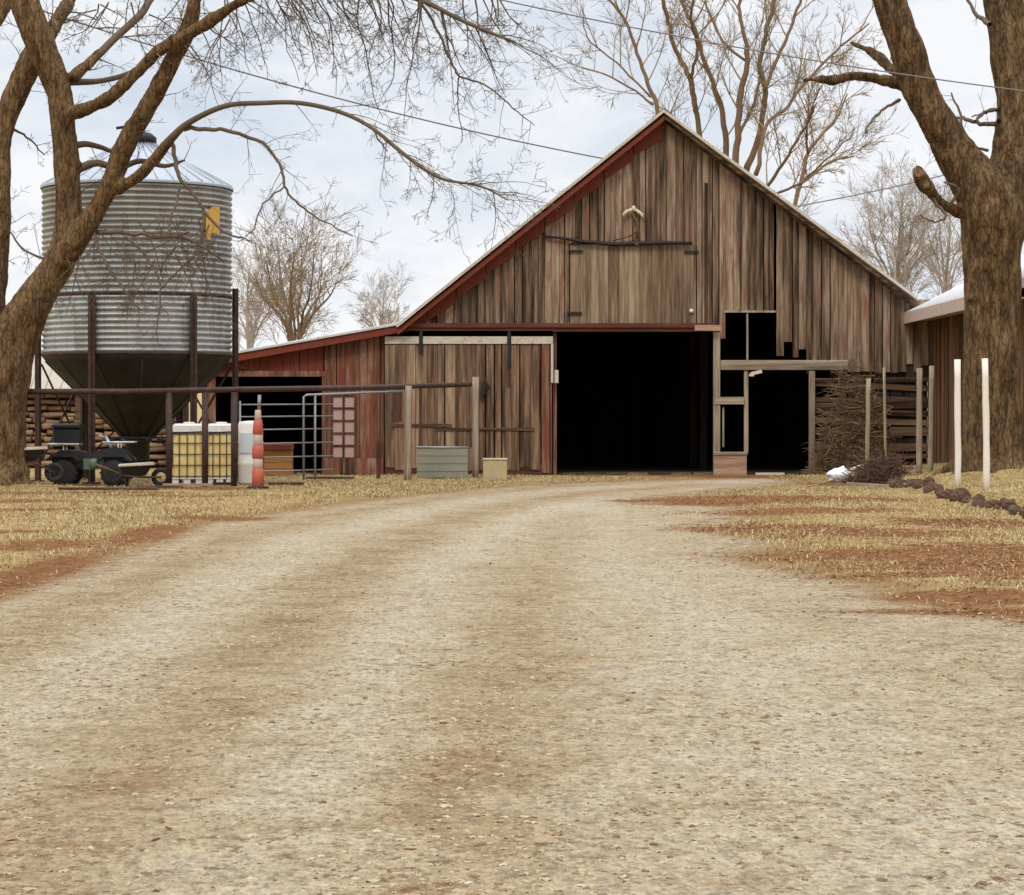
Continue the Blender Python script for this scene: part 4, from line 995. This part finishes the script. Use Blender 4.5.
mb.add(vs, [(2 * i, 2 * i + 2, 2 * i + 3, 2 * i + 1) for i in range(8)]); obj('label_sheet', mb, M['drumlabel'], dr)
# striped channelizer
cx, cy = P(258, 0, 19.9).x, 19.9 * K; gz = ground_z(cx, cy)
cn = thing('traffic_channelizer', 'tall orange and white striped traffic channelizer by the drum', 'traffic cone', (cx, cy, gz))
def ring(z0, z1, r0, r1, mat, nm):
    mb = MB(); mb.lathe((cx, cy, gz), [(r0 - .01, z0), (r0, z0 + .01), (r1, z1 - .01), (r1 - .01, z1)], 24); obj(nm, mb, mat, cn)
ring(.04, .40, .125, .115, M['orange'], 'stripe'); ring(.40, .60, .105, .10, M['reflect'], 'stripe'); ring(.60, .86, .12, .11, M['orange'], 'stripe'); ring(.86, 1.08, .095, .09, M['reflect'], 'stripe'); ring(1.08, 1.36, .11, .085, M['orange'], 'stripe'); ring(1.36, 1.56, .07, .06, M['reflect'], 'stripe')
mb = MB(); mb.tube([(cx + .02, cy, gz + 1.55), (cx + .03, cy, gz + 1.86)], .035, 8); obj('handle', mb, M['galv'], cn)
mb = MB(); mb.lathe((cx, cy, gz), [(.22, .0), (.22, .03), (.16, .05)], 8); obj('base', mb, M['rubber'], cn)
# orange crate inside the opening
ox0, ox1 = -5.95, -5.3
cr = thing('crate', 'orange wooden crate with dark red lid inside the lean-to opening', 'crate', (-5.6, 24.1 * K, 0))
CY = 24.0 * K - 23.85
mb = MB()
for k in range(4): mb.chbox(ox0, ox1, CY + 23.85, CY + 23.88, .06 + k * .15, .06 + k * .15 + .142, .006)
mb.bbox(ox0, ox0 + .03, CY + 23.885, CY + 24.4, .06, .65); mb.bbox(ox1 - .03, ox1, CY + 23.885, CY + 24.4, .06, .65); mb.bbox(ox0 + .035, ox1 - .035, CY + 24.37, CY + 24.4, .06, .65); obj('body', mb, M['orangebox'], cr)
mb = MB(); mb.chbox(ox0 - .03, ox1 + .02, CY + 23.82, CY + 24.43, .66, .80, .02); obj('lid', mb, M['red'], cr)
# trough and tan block
tx0, tx1, ty = P(417, 0, 23.2).x, P(468, 0, 23.2).x, 23.15 * K
wt = thing('water_trough', 'pale green metal trough standing at the foot of the barn door', 'trough', ((tx0 + tx1) / 2, ty + .2, .03))
mb = MB(); mb.chbox(tx0, tx1, ty, ty + .03, .05, .74, .01); mb.chbox(tx0, tx1, ty + .47, ty + .5, .05, .74, .01); mb.chbox(tx0, tx0 + .03, ty + .032, ty + .468, .05, .74, .01); mb.chbox(tx1 - .03, tx1, ty + .032, ty + .468, .05, .74, .01); mb.bbox(tx0 + .032, tx1 - .032, ty + .032, ty + .468, .06, .09)
for k in range(3): mb.bbox(tx0 + .01, tx1 - .01, ty - .012, ty - .001, .2 + k * .18, .225 + k * .18)
obj('body', mb, M['trough'], wt)
mb = MB(); mb.tube([(tx0, ty, .75), (tx1, ty, .75), (tx1, ty + .5, .75), (tx0, ty + .5, .75), (tx0, ty, .75)], .022, 8); obj('rim', mb, M['galv'], wt)
bx0, bx1 = P(483, 0, 22.8).x, P(507, 0, 22.8).x
bxo = thing('feed_box', 'square tan box beside the gate post at the barn door', 'box', ((bx0 + bx1) / 2, 22.8 * K + .2, .03))
QY = 22.8 * K
mb = MB(); mb.chbox(bx0, bx1, QY, QY + .55, .02, .47, .015); b0 = obj('body', mb, M['cardboard'], bxo)
mb = MB(); mb.chbox(bx0 - .012, bx1 + .012, QY - .012, QY + .562, .472, .51, .01); obj('lid', mb, M['cardboard'], bxo)

# quad bike under the bin, seen from the side
qx, qy = -8.72, 20.75 * K; gz = ground_z(qx, qy)
qb = thing('quad_bike', 'old black quad bike with silver racks parked under the bin', 'quad bike', (qx, qy, gz))
mb = MB()
prof = [(-.78, .42), (-.8, .62), (-.62, .74), (-.2, .72), (.05, .66), (.25, .76), (.55, .8), (.78, .7), (.82, .52), (.6, .44), (.35, .36), (-.3, .36)]
mb.prism([(qx + a, gz + b) for a, b in prof], qy - .22, qy + .22); obj('body', mb, M['blackplastic'], qb)
for a in (-.52, .52):
    for s_ in (-1, 1):
        mb = MB(); mb.prism([(qx + a - .36, gz + .52), (qx + a - .25, gz + .64), (qx + a + .25, gz + .64), (qx + a + .36, gz + .52), (qx + a + .3, gz + .52), (qx + a + .2, gz + .6), (qx + a - .2, gz + .6), (qx + a - .3, gz + .52)], qy + s_ * .34 - .13, qy + s_ * .34 + .13); obj('fender', mb, M['blackplastic'], qb)
mb = MB(); mb.bbox(qx - .12, qx + .3, qy - .30, qy - .225, gz + .34, gz + .56); mb.lathe((qx + .1, qy - .3, gz + .46), [(.11, 0), (.1, -.05), (.04, -.07)], 14, 'y'); obj('engine', mb, M['greenpaint'], qb)
for a in (-.52, .52):
    for s_ in (-1, 1):
        c = (qx + a, qy + s_ * .36, gz + .27); w = MB(); w.lathe(c, [(.17, -.11), (.25, -.1), (.275, -.05), (.275, .05), (.25, .1), (.17, .11)], 24, 'y')
        for k in range(14):
            an = 2 * math.pi * k / 14; w.box((c[0] + .275 * math.cos(an), c[1], c[2] + .275 * math.sin(an)), (.03, .19, .035), Matrix.Rotation(-an, 3, 'Y'))
        wh = obj('wheel', w, M['rubber'], qb)
        w = MB(); w.lathe(c, [(.03, -.09), (.14, -.085), (.16, -.112), (.165, .0), (.16, .112), (.14, .085), (.03, .09)], 18, 'y'); obj('rim', w, M['galv'], wh)
mb = MB(); mb.tube([(qx + .42, qy, gz + .74), (qx + .3, qy, gz + 1.0)], .03, 8); mb.tube([(qx + .22, qy - .36, gz + 1.04), (qx + .3, qy - .15, gz + 1.0), (qx + .3, qy + .15, gz + 1.0), (qx + .22, qy + .36, gz + 1.04)], .016, 8); obj('handlebar', mb, M['silver'], qb)
for a, zz in ((-.55, .86), (.58, .9)):
    mb = MB()
    for k in range(5): mb.tube([(qx + a - .3, qy - .3 + k * .15, gz + zz), (qx + a + .3, qy - .3 + k * .15, gz + zz)], .018, 8)
    for k in (-1, 0, 1): mb.tube([(qx + a + k * .3, qy - .3, gz + zz - .001), (qx + a + k * .3, qy + .3, gz + zz - .001)], .02, 8)
    for s_ in (-1, 1): mb.tube([(qx + a, qy + s_ * .2, gz + zz), (qx + a, qy + s_ * .2, gz + .62)], .016, 6)
    obj('rack', mb, M['silver'], qb)
cb = thing('cargo_box', 'black cargo box strapped on the rear rack of the quad bike', 'box', (qx - .5, qy, gz + .885))
mb = MB(); mb.chbox(qx - .78, qx - .22, qy - .25, qy + .25, gz + .885, gz + 1.2, .04); obj('body', mb, M['blackplastic'], cb)
mb = MB(); mb.chbox(qx - .8, qx - .2, qy - .27, qy + .27, gz + 1.203, gz + 1.28, .03); obj('lid', mb, M['blackplastic'], cb)
# wheelbarrow by the trunk
def barrow(cx, cy, rz, label, zt, L):
    gz = ground_z(cx, cy); t = thing('wheelbarrow', label, 'wheelbarrow', (cx, cy, gz)); rot = Matrix.Rotation(R(rz), 3, 'Z'); o_ = Vector((cx, cy, gz))
    W = lambda p: o_ + rot @ Vector(p)
    top = [(-L, -.32, zt), (L, -.3, zt + .04), (L, .3, zt + .04), (-L, .32, zt)]; bot = [(-L * .7, -.2, zt - .24), (L * .55, -.18, zt - .2), (L * .55, .18, zt - .2), (-L * .7, .2, zt - .24)]
    mb = MB(); inn = [(x * .96, y * .94, z) for x, y, z in top]; inb = [(x * .94, y * .9, z + .02) for x, y, z in bot]
    fs = [(3, 2, 1, 0)] + [(i, (i + 1) % 4, 4 + (i + 1) % 4, 4 + i) for i in range(4)] + [(4 + i, 4 + (i + 1) % 4, 8 + (i + 1) % 4, 8 + i) for i in range(4)] + [(8 + i, 8 + (i + 1) % 4, 12 + (i + 1) % 4, 12 + i) for i in range(4)] + [(12, 13, 14, 15)]
    mb.add([W(p) for p in bot + top + inn + inb], fs); obj('tray', mb, M['blackplastic'], t)
    mb = MB(); mb.tube([W(p) for p in top + top[:1]], .028, 8); obj('rim', mb, M['whitetrim'], t)
    mb = MB()
    for s_ in (-1, 1): mb.tube([W((L + .15, s_ * .05, .2)), W((L * .4, s_ * .16, zt - .24)), W((-L * .8, s_ * .24, zt - .2)), W((-L - .45, s_ * .27, zt + .02))], .02, 8)
    obj('handle', mb, M['slat'], t)
    for s_ in (-1, 1):
        mb = MB(); mb.tube([W((-L * .35, s_ * .2, zt - .22)), W((-L * .6, s_ * .24, 0))], .02, 8); mb.tube([W((-L * .75, s_ * .2, zt - .22)), W((-L * .6, s_ * .24, 0))], .02, 8); obj('leg', mb, M['blackiron'], t)
    mb = MB(); vs = MB(); c = W((L + .15, 0, .2)); pts = [c + rot @ Vector((.15 * math.cos(a * math.pi / 8), 0, .15 * math.sin(a * math.pi / 8))) for a in range(17)]; mb.tube(pts, .05, 8, False); obj('wheel', mb, M['rubber'], t)
barrow(-9.82, 20.1 * K, 12, 'black wheelbarrow with a white rim beside the left trunk', .66, .46)
barrow(-7.62, 20.3 * K, 8, 'low black wheelbarrow with a pale rim right of the quad bike', .44, .34)
# planks lying in the yard
def plank(u, Y, L, rz, mat, label, w=.16, tilt=0):
    p = P(u, 0, Y); Y = Y * K; gz = ground_z(p.x, Y); mb = MB(); mb.box((p.x, Y, gz + .05 + abs(tilt) * .006 * L), (L, w, .05), Matrix.Rotation(R(rz), 3, 'Z') @ Matrix.Rotation(R(tilt), 3, 'Y')); o = obj('plank', mb, mat, None, (p.x, Y, gz)); tag(o, label, 'plank')
plank(188, 20.2, 1.0, 4, M['pink'], 'pale pinkish plank on the ground in front of the left tote')
plank(108, 19.2, 1.9, -3, M['slat'], 'long weathered brown plank in the straw before the quad bike', .12)
plank(160, 19.7, .9, 6, M['slat'], 'short brown plank lying between the bin leg and the totes', .14)
plank(286, 20.6, .7, -6, M['darkred'], 'dark board lying right of the striped channelizer', .2)
plank(222, 20.5, .4, 10, M['blackiron'], 'black flat scrap on the ground before the right tote', .3)
plank(330, 22.6, 1.1, 3, M['slat'], 'brown board lying under the pale tube gate', .12)

# ------------------------------------------------------------------ right side: posts, rocks, brush
def post_at(u, Y, h, w, mat, label, lean=0, rnd=True, grp=None): timber_post('fence_post', label, P(u, 0, Y).x, Y * K, h, w, mat, lean, grp, 'post', rnd)
G_ = 'posts of the unfinished fence'
post_at(987, 16.9, 2.22, .056, M['whitepost'], 'tall white post standing nearest the big right trunk', -.8, True, G_)
post_at(958, 17.9, 2.26, .058, M['whitepost'], 'tall white post beside the brown shed wall', -.2, True, G_)
post_at(930.5, 21.6, 2.28, .055, M['post'], 'grey post in front of the brown shed corner', .6, True, G_)
post_at(919, 21.0, 2.22, .062, M['post'], 'thicker grey post just left of the brown shed corner', .3, True, G_)
post_at(886, 23.0, 2.35, .035, M['post'], 'thin crooked stake in front of the slatted barn bay', -1, True, G_)
post_at(867, 22.2, 2.2, .05, M['post'], 'grey stake rising from behind the brush pile', .8, True, G_)
mesh_r = random.Random(12)
def rock(x, y, s, seed):
    rr = random.Random(seed); mb = MB(); vs = []; nlat, nlon = 6, 9
    o_ = Vector((rr.uniform(0, 99), rr.uniform(0, 99), rr.uniform(0, 99))); sx, sy, sz = s * rr.uniform(.8, 1.3), s * rr.uniform(.7, 1.1), s * rr.uniform(.6, .95)
    gz = ground_z(x, y); rz = rr.uniform(0, 6.28)
    for i in range(nlat + 1):
        th = math.pi * i / nlat
        for j in range(nlon):
            ph = 2 * math.pi * j / nlon; d = Vector((math.sin(th) * math.cos(ph), math.sin(th) * math.sin(ph), math.cos(th)))
            k = 1 + .45 * mnoise.noise(d * 1.7 + o_)
            p = Vector((d.x * sx, d.y * sy, d.z * sz)) * k; p.rotate(Matrix.Rotation(rz, 3, 'Z')); vs.append(p + Vector((x, y, gz + sz * .45)))
    fs = [(i * nlon + j, i * nlon + (j + 1) % nlon, (i + 1) * nlon + (j + 1) % nlon, (i + 1) * nlon + j) for i in range(nlat) for j in range(nlon)]
    mb.add(vs, fs); o = obj('rock', mb, M['rock'], None, (x, y, gz)); tag(o, 'dark fist-to-head-sized rock in the edging row before the posts', 'rock', 'rocks edging the raised lawn')
y = 13.6; k = 0
while y < 21.0:
    e = np.interp(y, [10, 14.3, 20.8, 30], [7.1, 7.3, 7.66, 7.7]) + .14
    s = mesh_r.uniform(.06, .125); rock(e + mesh_r.uniform(-.12, .12), y * K, s, k); y += s * mesh_r.uniform(.8, 1.5); k += 1
def brush_pile(cx, cy, rx, ry, h, n, label, seed, mat):
    rg = random.Random(seed); mb = MB(); gz = ground_z(cx, cy)
    for i in range(n):
        a = rg.uniform(0, 6.28); q = math.sqrt(rg.random()); x, y = cx + rx * q * math.cos(a), cy + ry * q * math.sin(a); z = gz + h * (1 - q * q) * rg.random() + .02
        d = Vector((rg.gauss(0, 1), rg.gauss(0, .7), rg.gauss(0, .35))).normalized()
        L = rg.uniform(.3, .9); p = Vector((x, y, z)) - d * L / 2; p.z = max(p.z, gz + .02); grow(mb, p, d, L, rg.uniform(.006, .016), 1, rg, .1, 0, kids=2, rmin=.004)
    o = obj('brush_pile', mb, mat, None, (cx, cy, gz), False); tag(o, label, 'brush pile')
brush_pile(P(880, 0, 20.9).x, 20.9 * K, .55, .5, .62, 520, 'dark brown heap of dead twigs at the end of the rock row', 2, M['brush'])
brush_pile(P(856, 0, 24.6).x, 24.7 * K, 1.0, .35, 2.9, 1100, 'loose dead vines piled against the slatted barn bay', 3, M['vine'])
# crumpled white feed sack with a pale stick
p = P(840, 0, 21.8); PY = 21.8 * K; gz = ground_z(p.x, PY); mb = MB(); vs = []; na, nb = 14, 20
for i in range(na + 1):
    th = math.pi * i / na
    for j in range(nb):
        ph = 2 * math.pi * j / nb; d = Vector((math.sin(th) * math.cos(ph), math.sin(th) * math.sin(ph), math.cos(th))); kk = 1 + .38 * mnoise.fractal(d * 2.3 + Vector((4, 1, 2)), 1, 2, 3)
        vs.append(Vector((d.x * .27 * kk + p.x, d.y * .2 * kk + PY, max(gz + .0, d.z * .17 * kk + gz + .14))))
mb.add(vs, [(i * nb + j, i * nb + (j + 1) % nb, (i + 1) * nb + (j + 1) % nb, (i + 1) * nb + j) for i in range(na) for j in range(nb)], True)
tag(obj('feed_sack', mb, M['tarp'], None, (p.x, PY, gz)), 'crumpled white sack lying left of the brush heap', 'sack')
mb = MB(); mb.tube([(p.x + .1, PY - .1, gz + .2), (p.x + .3, PY - .05, gz + .3), (p.x + .55, PY, gz + .4)], [.03, .032, .025], 8); tag(obj('stick', mb, M['pale'], None, (p.x + .3, PY - .05, gz)), 'pale bleached stick leaning on the white sack', 'stick')
plank(868, 20.0, .85, -14, M['beam'], 'pale grey plank lying in front of the brush heap', .2, 3)
plank(770, 24.4, .7, 3, M['pale'], 'short pale board on the sill of the right doorway', .1)
for k, (u, Y, L, rz, lb) in enumerate(((975, 20.5, .9, 12, 'pale branch lying between the two white posts'), (835, 19.6, 1.1, -25, 'crooked bare branch lying in the grass before the white sack'))):
    p = P(u, 0, Y); Y = Y * K; g0 = ground_z(p.x, Y); mb = MB(); rg = random.Random(60 + k); d = Vector((math.cos(R(rz)), math.sin(R(rz)), .12)); grow(mb, Vector((p.x - L / 2, Y, g0 + .05)), d, L, .04 - .02 * k, 2, rg, .05, 0, kids=3, rmin=.006); tag(obj('fallen_branch', mb, M['pale'] if k == 0 else M['post'], None, (p.x, Y, g0), False), lb, 'branch')

# ------------------------------------------------------------------ grass, leaves, stones
def island_mat(name, stops, rough=.9):
    m, nt, b = newmat(name); n = N(nt); c = n.ramp(n.island(), stops); n.link(c, b.inputs['Base Color']); b.inputs['Roughness'].default_value = rough; b.inputs['Specular IOR Level'].default_value = .15; return m
M['blade'] = island_mat('dry grass blade', [(0, (.15, .085, .036)), (.3, (.28, .185, .08)), (.7, (.42, .33, .165)), (1, (.55, .48, .29))])
M['leaf'] = island_mat('dead leaf', [(0, (.09, .04, .016)), (.45, (.2, .095, .037)), (.8, (.30, .16, .065)), (1, (.38, .24, .12))])
M['stone'] = island_mat('gravel stone', [(0, (.12, .06, .03)), (.18, (.22, .14, .075)), (.5, (.33, .26, .165)), (.85, (.38, .31, .21)), (1, (.42, .36, .26))])
def blades(n, x0, x1, y0, y1, hmin, hmax, dens):
    x = RNG.uniform(x0, x1, n); y = RNG.uniform(y0, y1, n) * K; g, w, l = fields(x, y)
    k = dens(x, y / K, g, l) > RNG.random(n); return x[k], y[k], RNG.uniform(hmin, hmax, k.sum())
def dens_grass(x, y, g, l):
    return ((y < 23.7) | (x < 1) | (x > 6.2)) * sstep(.2, -.35, g + .4 * fbm(x, y, 12, 3, 2.5)) * (.35 + .65 * sstep(-.3, .3, fbm(x, y, 14, 4, 1.8))) * (1 - .92 * np.clip(l * 1.2, 0, 1)) * (y < 24.7)
bx, by, bh = [np.concatenate(q) for q in zip(blades(170000, -14, -3, 7.5, 24.6, .018, .07, dens_grass), blades(200000, 1.8, 13, 6.5, 24.6, .016, .06, dens_grass), blades(60000, -3, 1.8, 18, 24.65, .018, .06, dens_grass))]
nb = len(bx); az = RNG.uniform(0, 2 * np.pi, nb); lean = RNG.uniform(.5, 1.52, nb); bw = RNG.uniform(.0025, .0055, nb)
bh = bh * (.8 + .6 * sstep(0, .4, fbm(bx, by / K, 14, 4, 1.8)))
dx, dy = np.cos(az), np.sin(az); px_, py_ = -dy, dx; bz = height(bx, by) - .005
hx = np.sin(lean) * bh * 1.6; hz = np.cos(lean) * bh + .012
b0 = np.stack([bx - px_ * bw, by - py_ * bw, bz], 1); b1 = np.stack([bx + px_ * bw, by + py_ * bw, bz], 1)
m0 = np.stack([bx - px_ * bw * .8 + dx * hx * .5, by - py_ * bw * .8 + dy * hx * .5, bz + hz * .75], 1); m1 = np.stack([bx + px_ * bw * .8 + dx * hx * .5, by + py_ * bw * .8 + dy * hx * .5, bz + hz * .75], 1)
t0 = np.stack([bx - px_ * bw * .15 + dx * hx, by - py_ * bw * .15 + dy * hx, bz + hz], 1); t1 = np.stack([bx + px_ * bw * .15 + dx * hx, by + py_ * bw * .15 + dy * hx, bz + hz], 1)
V = np.stack([b0, b1, m0, m1, t0, t1], 1).reshape(-1, 3); base = np.arange(nb)[:, None] * 6
F = np.concatenate([base + np.array([[0, 1, 3, 2]]), base + np.array([[2, 3, 5, 4]])])
tag(npobj('dry_grass', V, F, M['blade']), 'short straw-coloured dead grass beside the gravel road', 'grass', kind='stuff')

def scatter_leaves(n, x0, x1, y0, y1, dens):
    x = RNG.uniform(x0, x1, n); y = RNG.uniform(y0, y1, n) * K; g, w, l = fields(x, y); k = dens(x, y / K, g, w, l) > RNG.random(n); return x[k], y[k]
def dens_leaf(x, y, g, w, l):
    edge = np.exp(-((g + .1) / .35) ** 2); nse = sstep(-.1, .5, fbm(x * .6, y * 1.8, 20, 4, 1.6))
    return np.clip((l * .8 * (.3 + nse) + .16 * edge * nse + .012 * (w < -.3)), 0, 1) * (y < 24.8) + .008
lx, ly = [np.concatenate(q) for q in zip(scatter_leaves(60000, -12, 10, 3, 24.7, dens_leaf), scatter_leaves(50000, 1.8, 7, 7, 19, dens_leaf))]
nl = len(lx); az = RNG.uniform(0, 2 * np.pi, nl); s = RNG.uniform(.012, .034, nl); a_, b_ = np.cos(az), np.sin(az); lz_ = height(lx, ly) + .008
til = RNG.uniform(-.008, .014, (4, nl))
c4 = [np.stack([lx + (a_ * u - b_ * v) * s, ly + (b_ * u + a_ * v) * s, lz_ + np.abs(til[i])], 1) for i, (u, v) in enumerate(((-1, 0), (0, -.5), (1, 0), (0, .5)))]
V = np.stack(c4, 1).reshape(-1, 3); base = np.arange(nl)[:, None] * 4
F = np.concatenate([base + np.array([[0, 1, 2]]), base + np.array([[0, 2, 3]])])
tag(npobj('fallen_leaves', V, F, M['leaf']), 'brown fallen leaves drifted along the road edges', 'leaves', kind='stuff')

n = 75000; yy = 2.6 + 11 * RNG.random(n) ** 2.0; xx = RNG.uniform(-1, 1, n) * (.56 * yy + .3); yy = yy * K
g, w, l = fields(xx, yy); k = (g > 0) & (RNG.random(n) < np.clip(.5 - .1 * w, .1, 1) * (.3 + .7 * sstep(-.2, .3, fbm(xx, yy / K, 30, 4, 2.)))); xx, yy = xx[k], yy[k]; n = len(xx)
oct_ = np.array([(1, 0, 0), (0, 1, 0), (-1, 0, 0), (0, -1, 0), (0, 0, .8), (.7, .7, .45), (-.7, .7, .4), (-.7, -.7, .45), (.7, -.7, .4)], float)
OF = np.array([(0, 5, 4), (5, 1, 4), (1, 6, 4), (6, 2, 4), (2, 7, 4), (7, 3, 4), (3, 8, 4), (8, 0, 4), (0, 1, 5), (1, 2, 6), (2, 3, 7), (3, 0, 8)])
s = .0045 + .012 * RNG.random(n) ** 2.2; rz = RNG.uniform(0, 6.28, n); jit = 1 + .3 * RNG.standard_normal((n, 9, 1)); q = oct_[None] * jit * np.stack([s * RNG.uniform(.8, 1.5, n), s * RNG.uniform(.7, 1.1, n), s * RNG.uniform(.4, .9, n)], 1)[:, None]
ca, sa = np.cos(rz)[:, None], np.sin(rz)[:, None]
V = np.stack([q[..., 0] * ca - q[..., 1] * sa + xx[:, None], q[..., 0] * sa + q[..., 1] * ca + yy[:, None], q[..., 2] + (height(xx, yy) + .003)[:, None]], 2).reshape(-1, 3)
F = (np.arange(n)[:, None, None] * 9 + OF[None]).reshape(-1, 3)
tag(npobj('gravel_stones', V, F, M['stone']), 'loose pale gravel scattered over the driveway', 'gravel', kind='stuff')

# ------------------------------------------------------------------ sky, sun, camera
w = bpy.data.worlds.new('World'); SC.world = w; w.use_nodes = True; nt = w.node_tree; nt.nodes.clear(); n = N(nt)
SUN_EL, SUN_AZ = 48, 200       # azimuth: degrees clockwise from +Y, the sun is behind the camera to the left
out = n.node('ShaderNodeOutputWorld')
sky = n.node('ShaderNodeTexSky', sky_type='NISHITA'); sky.sun_disc = False; sky.sun_elevation = R(SUN_EL); sky.sun_rotation = R(SUN_AZ)
b1 = n.node('ShaderNodeBackground'); n.link(sky.outputs[0], b1.inputs[0]); b1.inputs[1].default_value = .12
gen = n.node('ShaderNodeTexCoord').outputs['Generated']
sp = n.node('ShaderNodeSeparateXYZ'); n.link(gen, sp.inputs[0])
cl1 = n.noise(n.smap(gen, (1, 1, 2.2)), 6.5, 7, .6, .5); cl2 = n.noise(n.smap(gen, (1.4, 1.4, 3)), 16, 6, .62)
cf = n.math('ADD', n.math('MULTIPLY', cl1, .75), n.math('MULTIPLY', cl2, .25))
cc = n.ramp(cf, [(.33, (.62, .69, .80)), (.46, (.77, .815, .885)), (.57, (.93, .94, .965))])
br = n.ramp(sp.outputs[2], [(.0, 1.04), (.28, 1.0), (.42, 1.15), (.75, 2.7), (1.0, 3.0)])
cc = n.mix(1.0, cc, br, 'MULTIPLY')
b2 = n.node('ShaderNodeBackground'); n.link(cc, b2.inputs[0]); b2.inputs[1].default_value = 1.0
mx = n.node('ShaderNodeMixShader'); n.link(n.ramp(cf, [(.3, .86), (.5, .97)]), mx.inputs[0]); n.link(b1.outputs[0], mx.inputs[1]); n.link(b2.outputs[0], mx.inputs[2]); n.link(mx.outputs[0], out.inputs[0])

ld = bpy.data.lights.new('sun', 'SUN'); ld.energy = 1.5; ld.angle = R(14); ld.color = (1, .94, .84)
lo = bpy.data.objects.new('sun', ld); COL.objects.link(lo)
az, el = R(SUN_AZ), R(SUN_EL); d = Vector((math.sin(az) * math.cos(el), math.cos(az) * math.cos(el), math.sin(el)))
lo.rotation_euler = d.to_track_quat('Z', 'Y').to_euler(); lo.location = d * 40

cd = bpy.data.cameras.new('camera'); cam = bpy.data.objects.new('camera', cd); COL.objects.link(cam)
cam.location = (0, 0, CAMZ); cam.rotation_euler = (R(90), 0, 0)
cd.sensor_width = 36; cd.sensor_fit = 'HORIZONTAL'; cd.lens = 36 * 1000 * K / 1024; cd.shift_y = (415 - 447.5) / 1024; cd.clip_start = .05; cd.clip_end = 8000
SC.camera = cam
SC.view_settings.view_transform = 'Standard'; SC.view_settings.look = 'None'; SC.view_settings.gamma = 1; SC.view_settings.exposure = 0.0; SC.view_settings.use_curve_mapping = False
SC.cycles.max_bounces = 6; SC.cycles.use_denoising = True
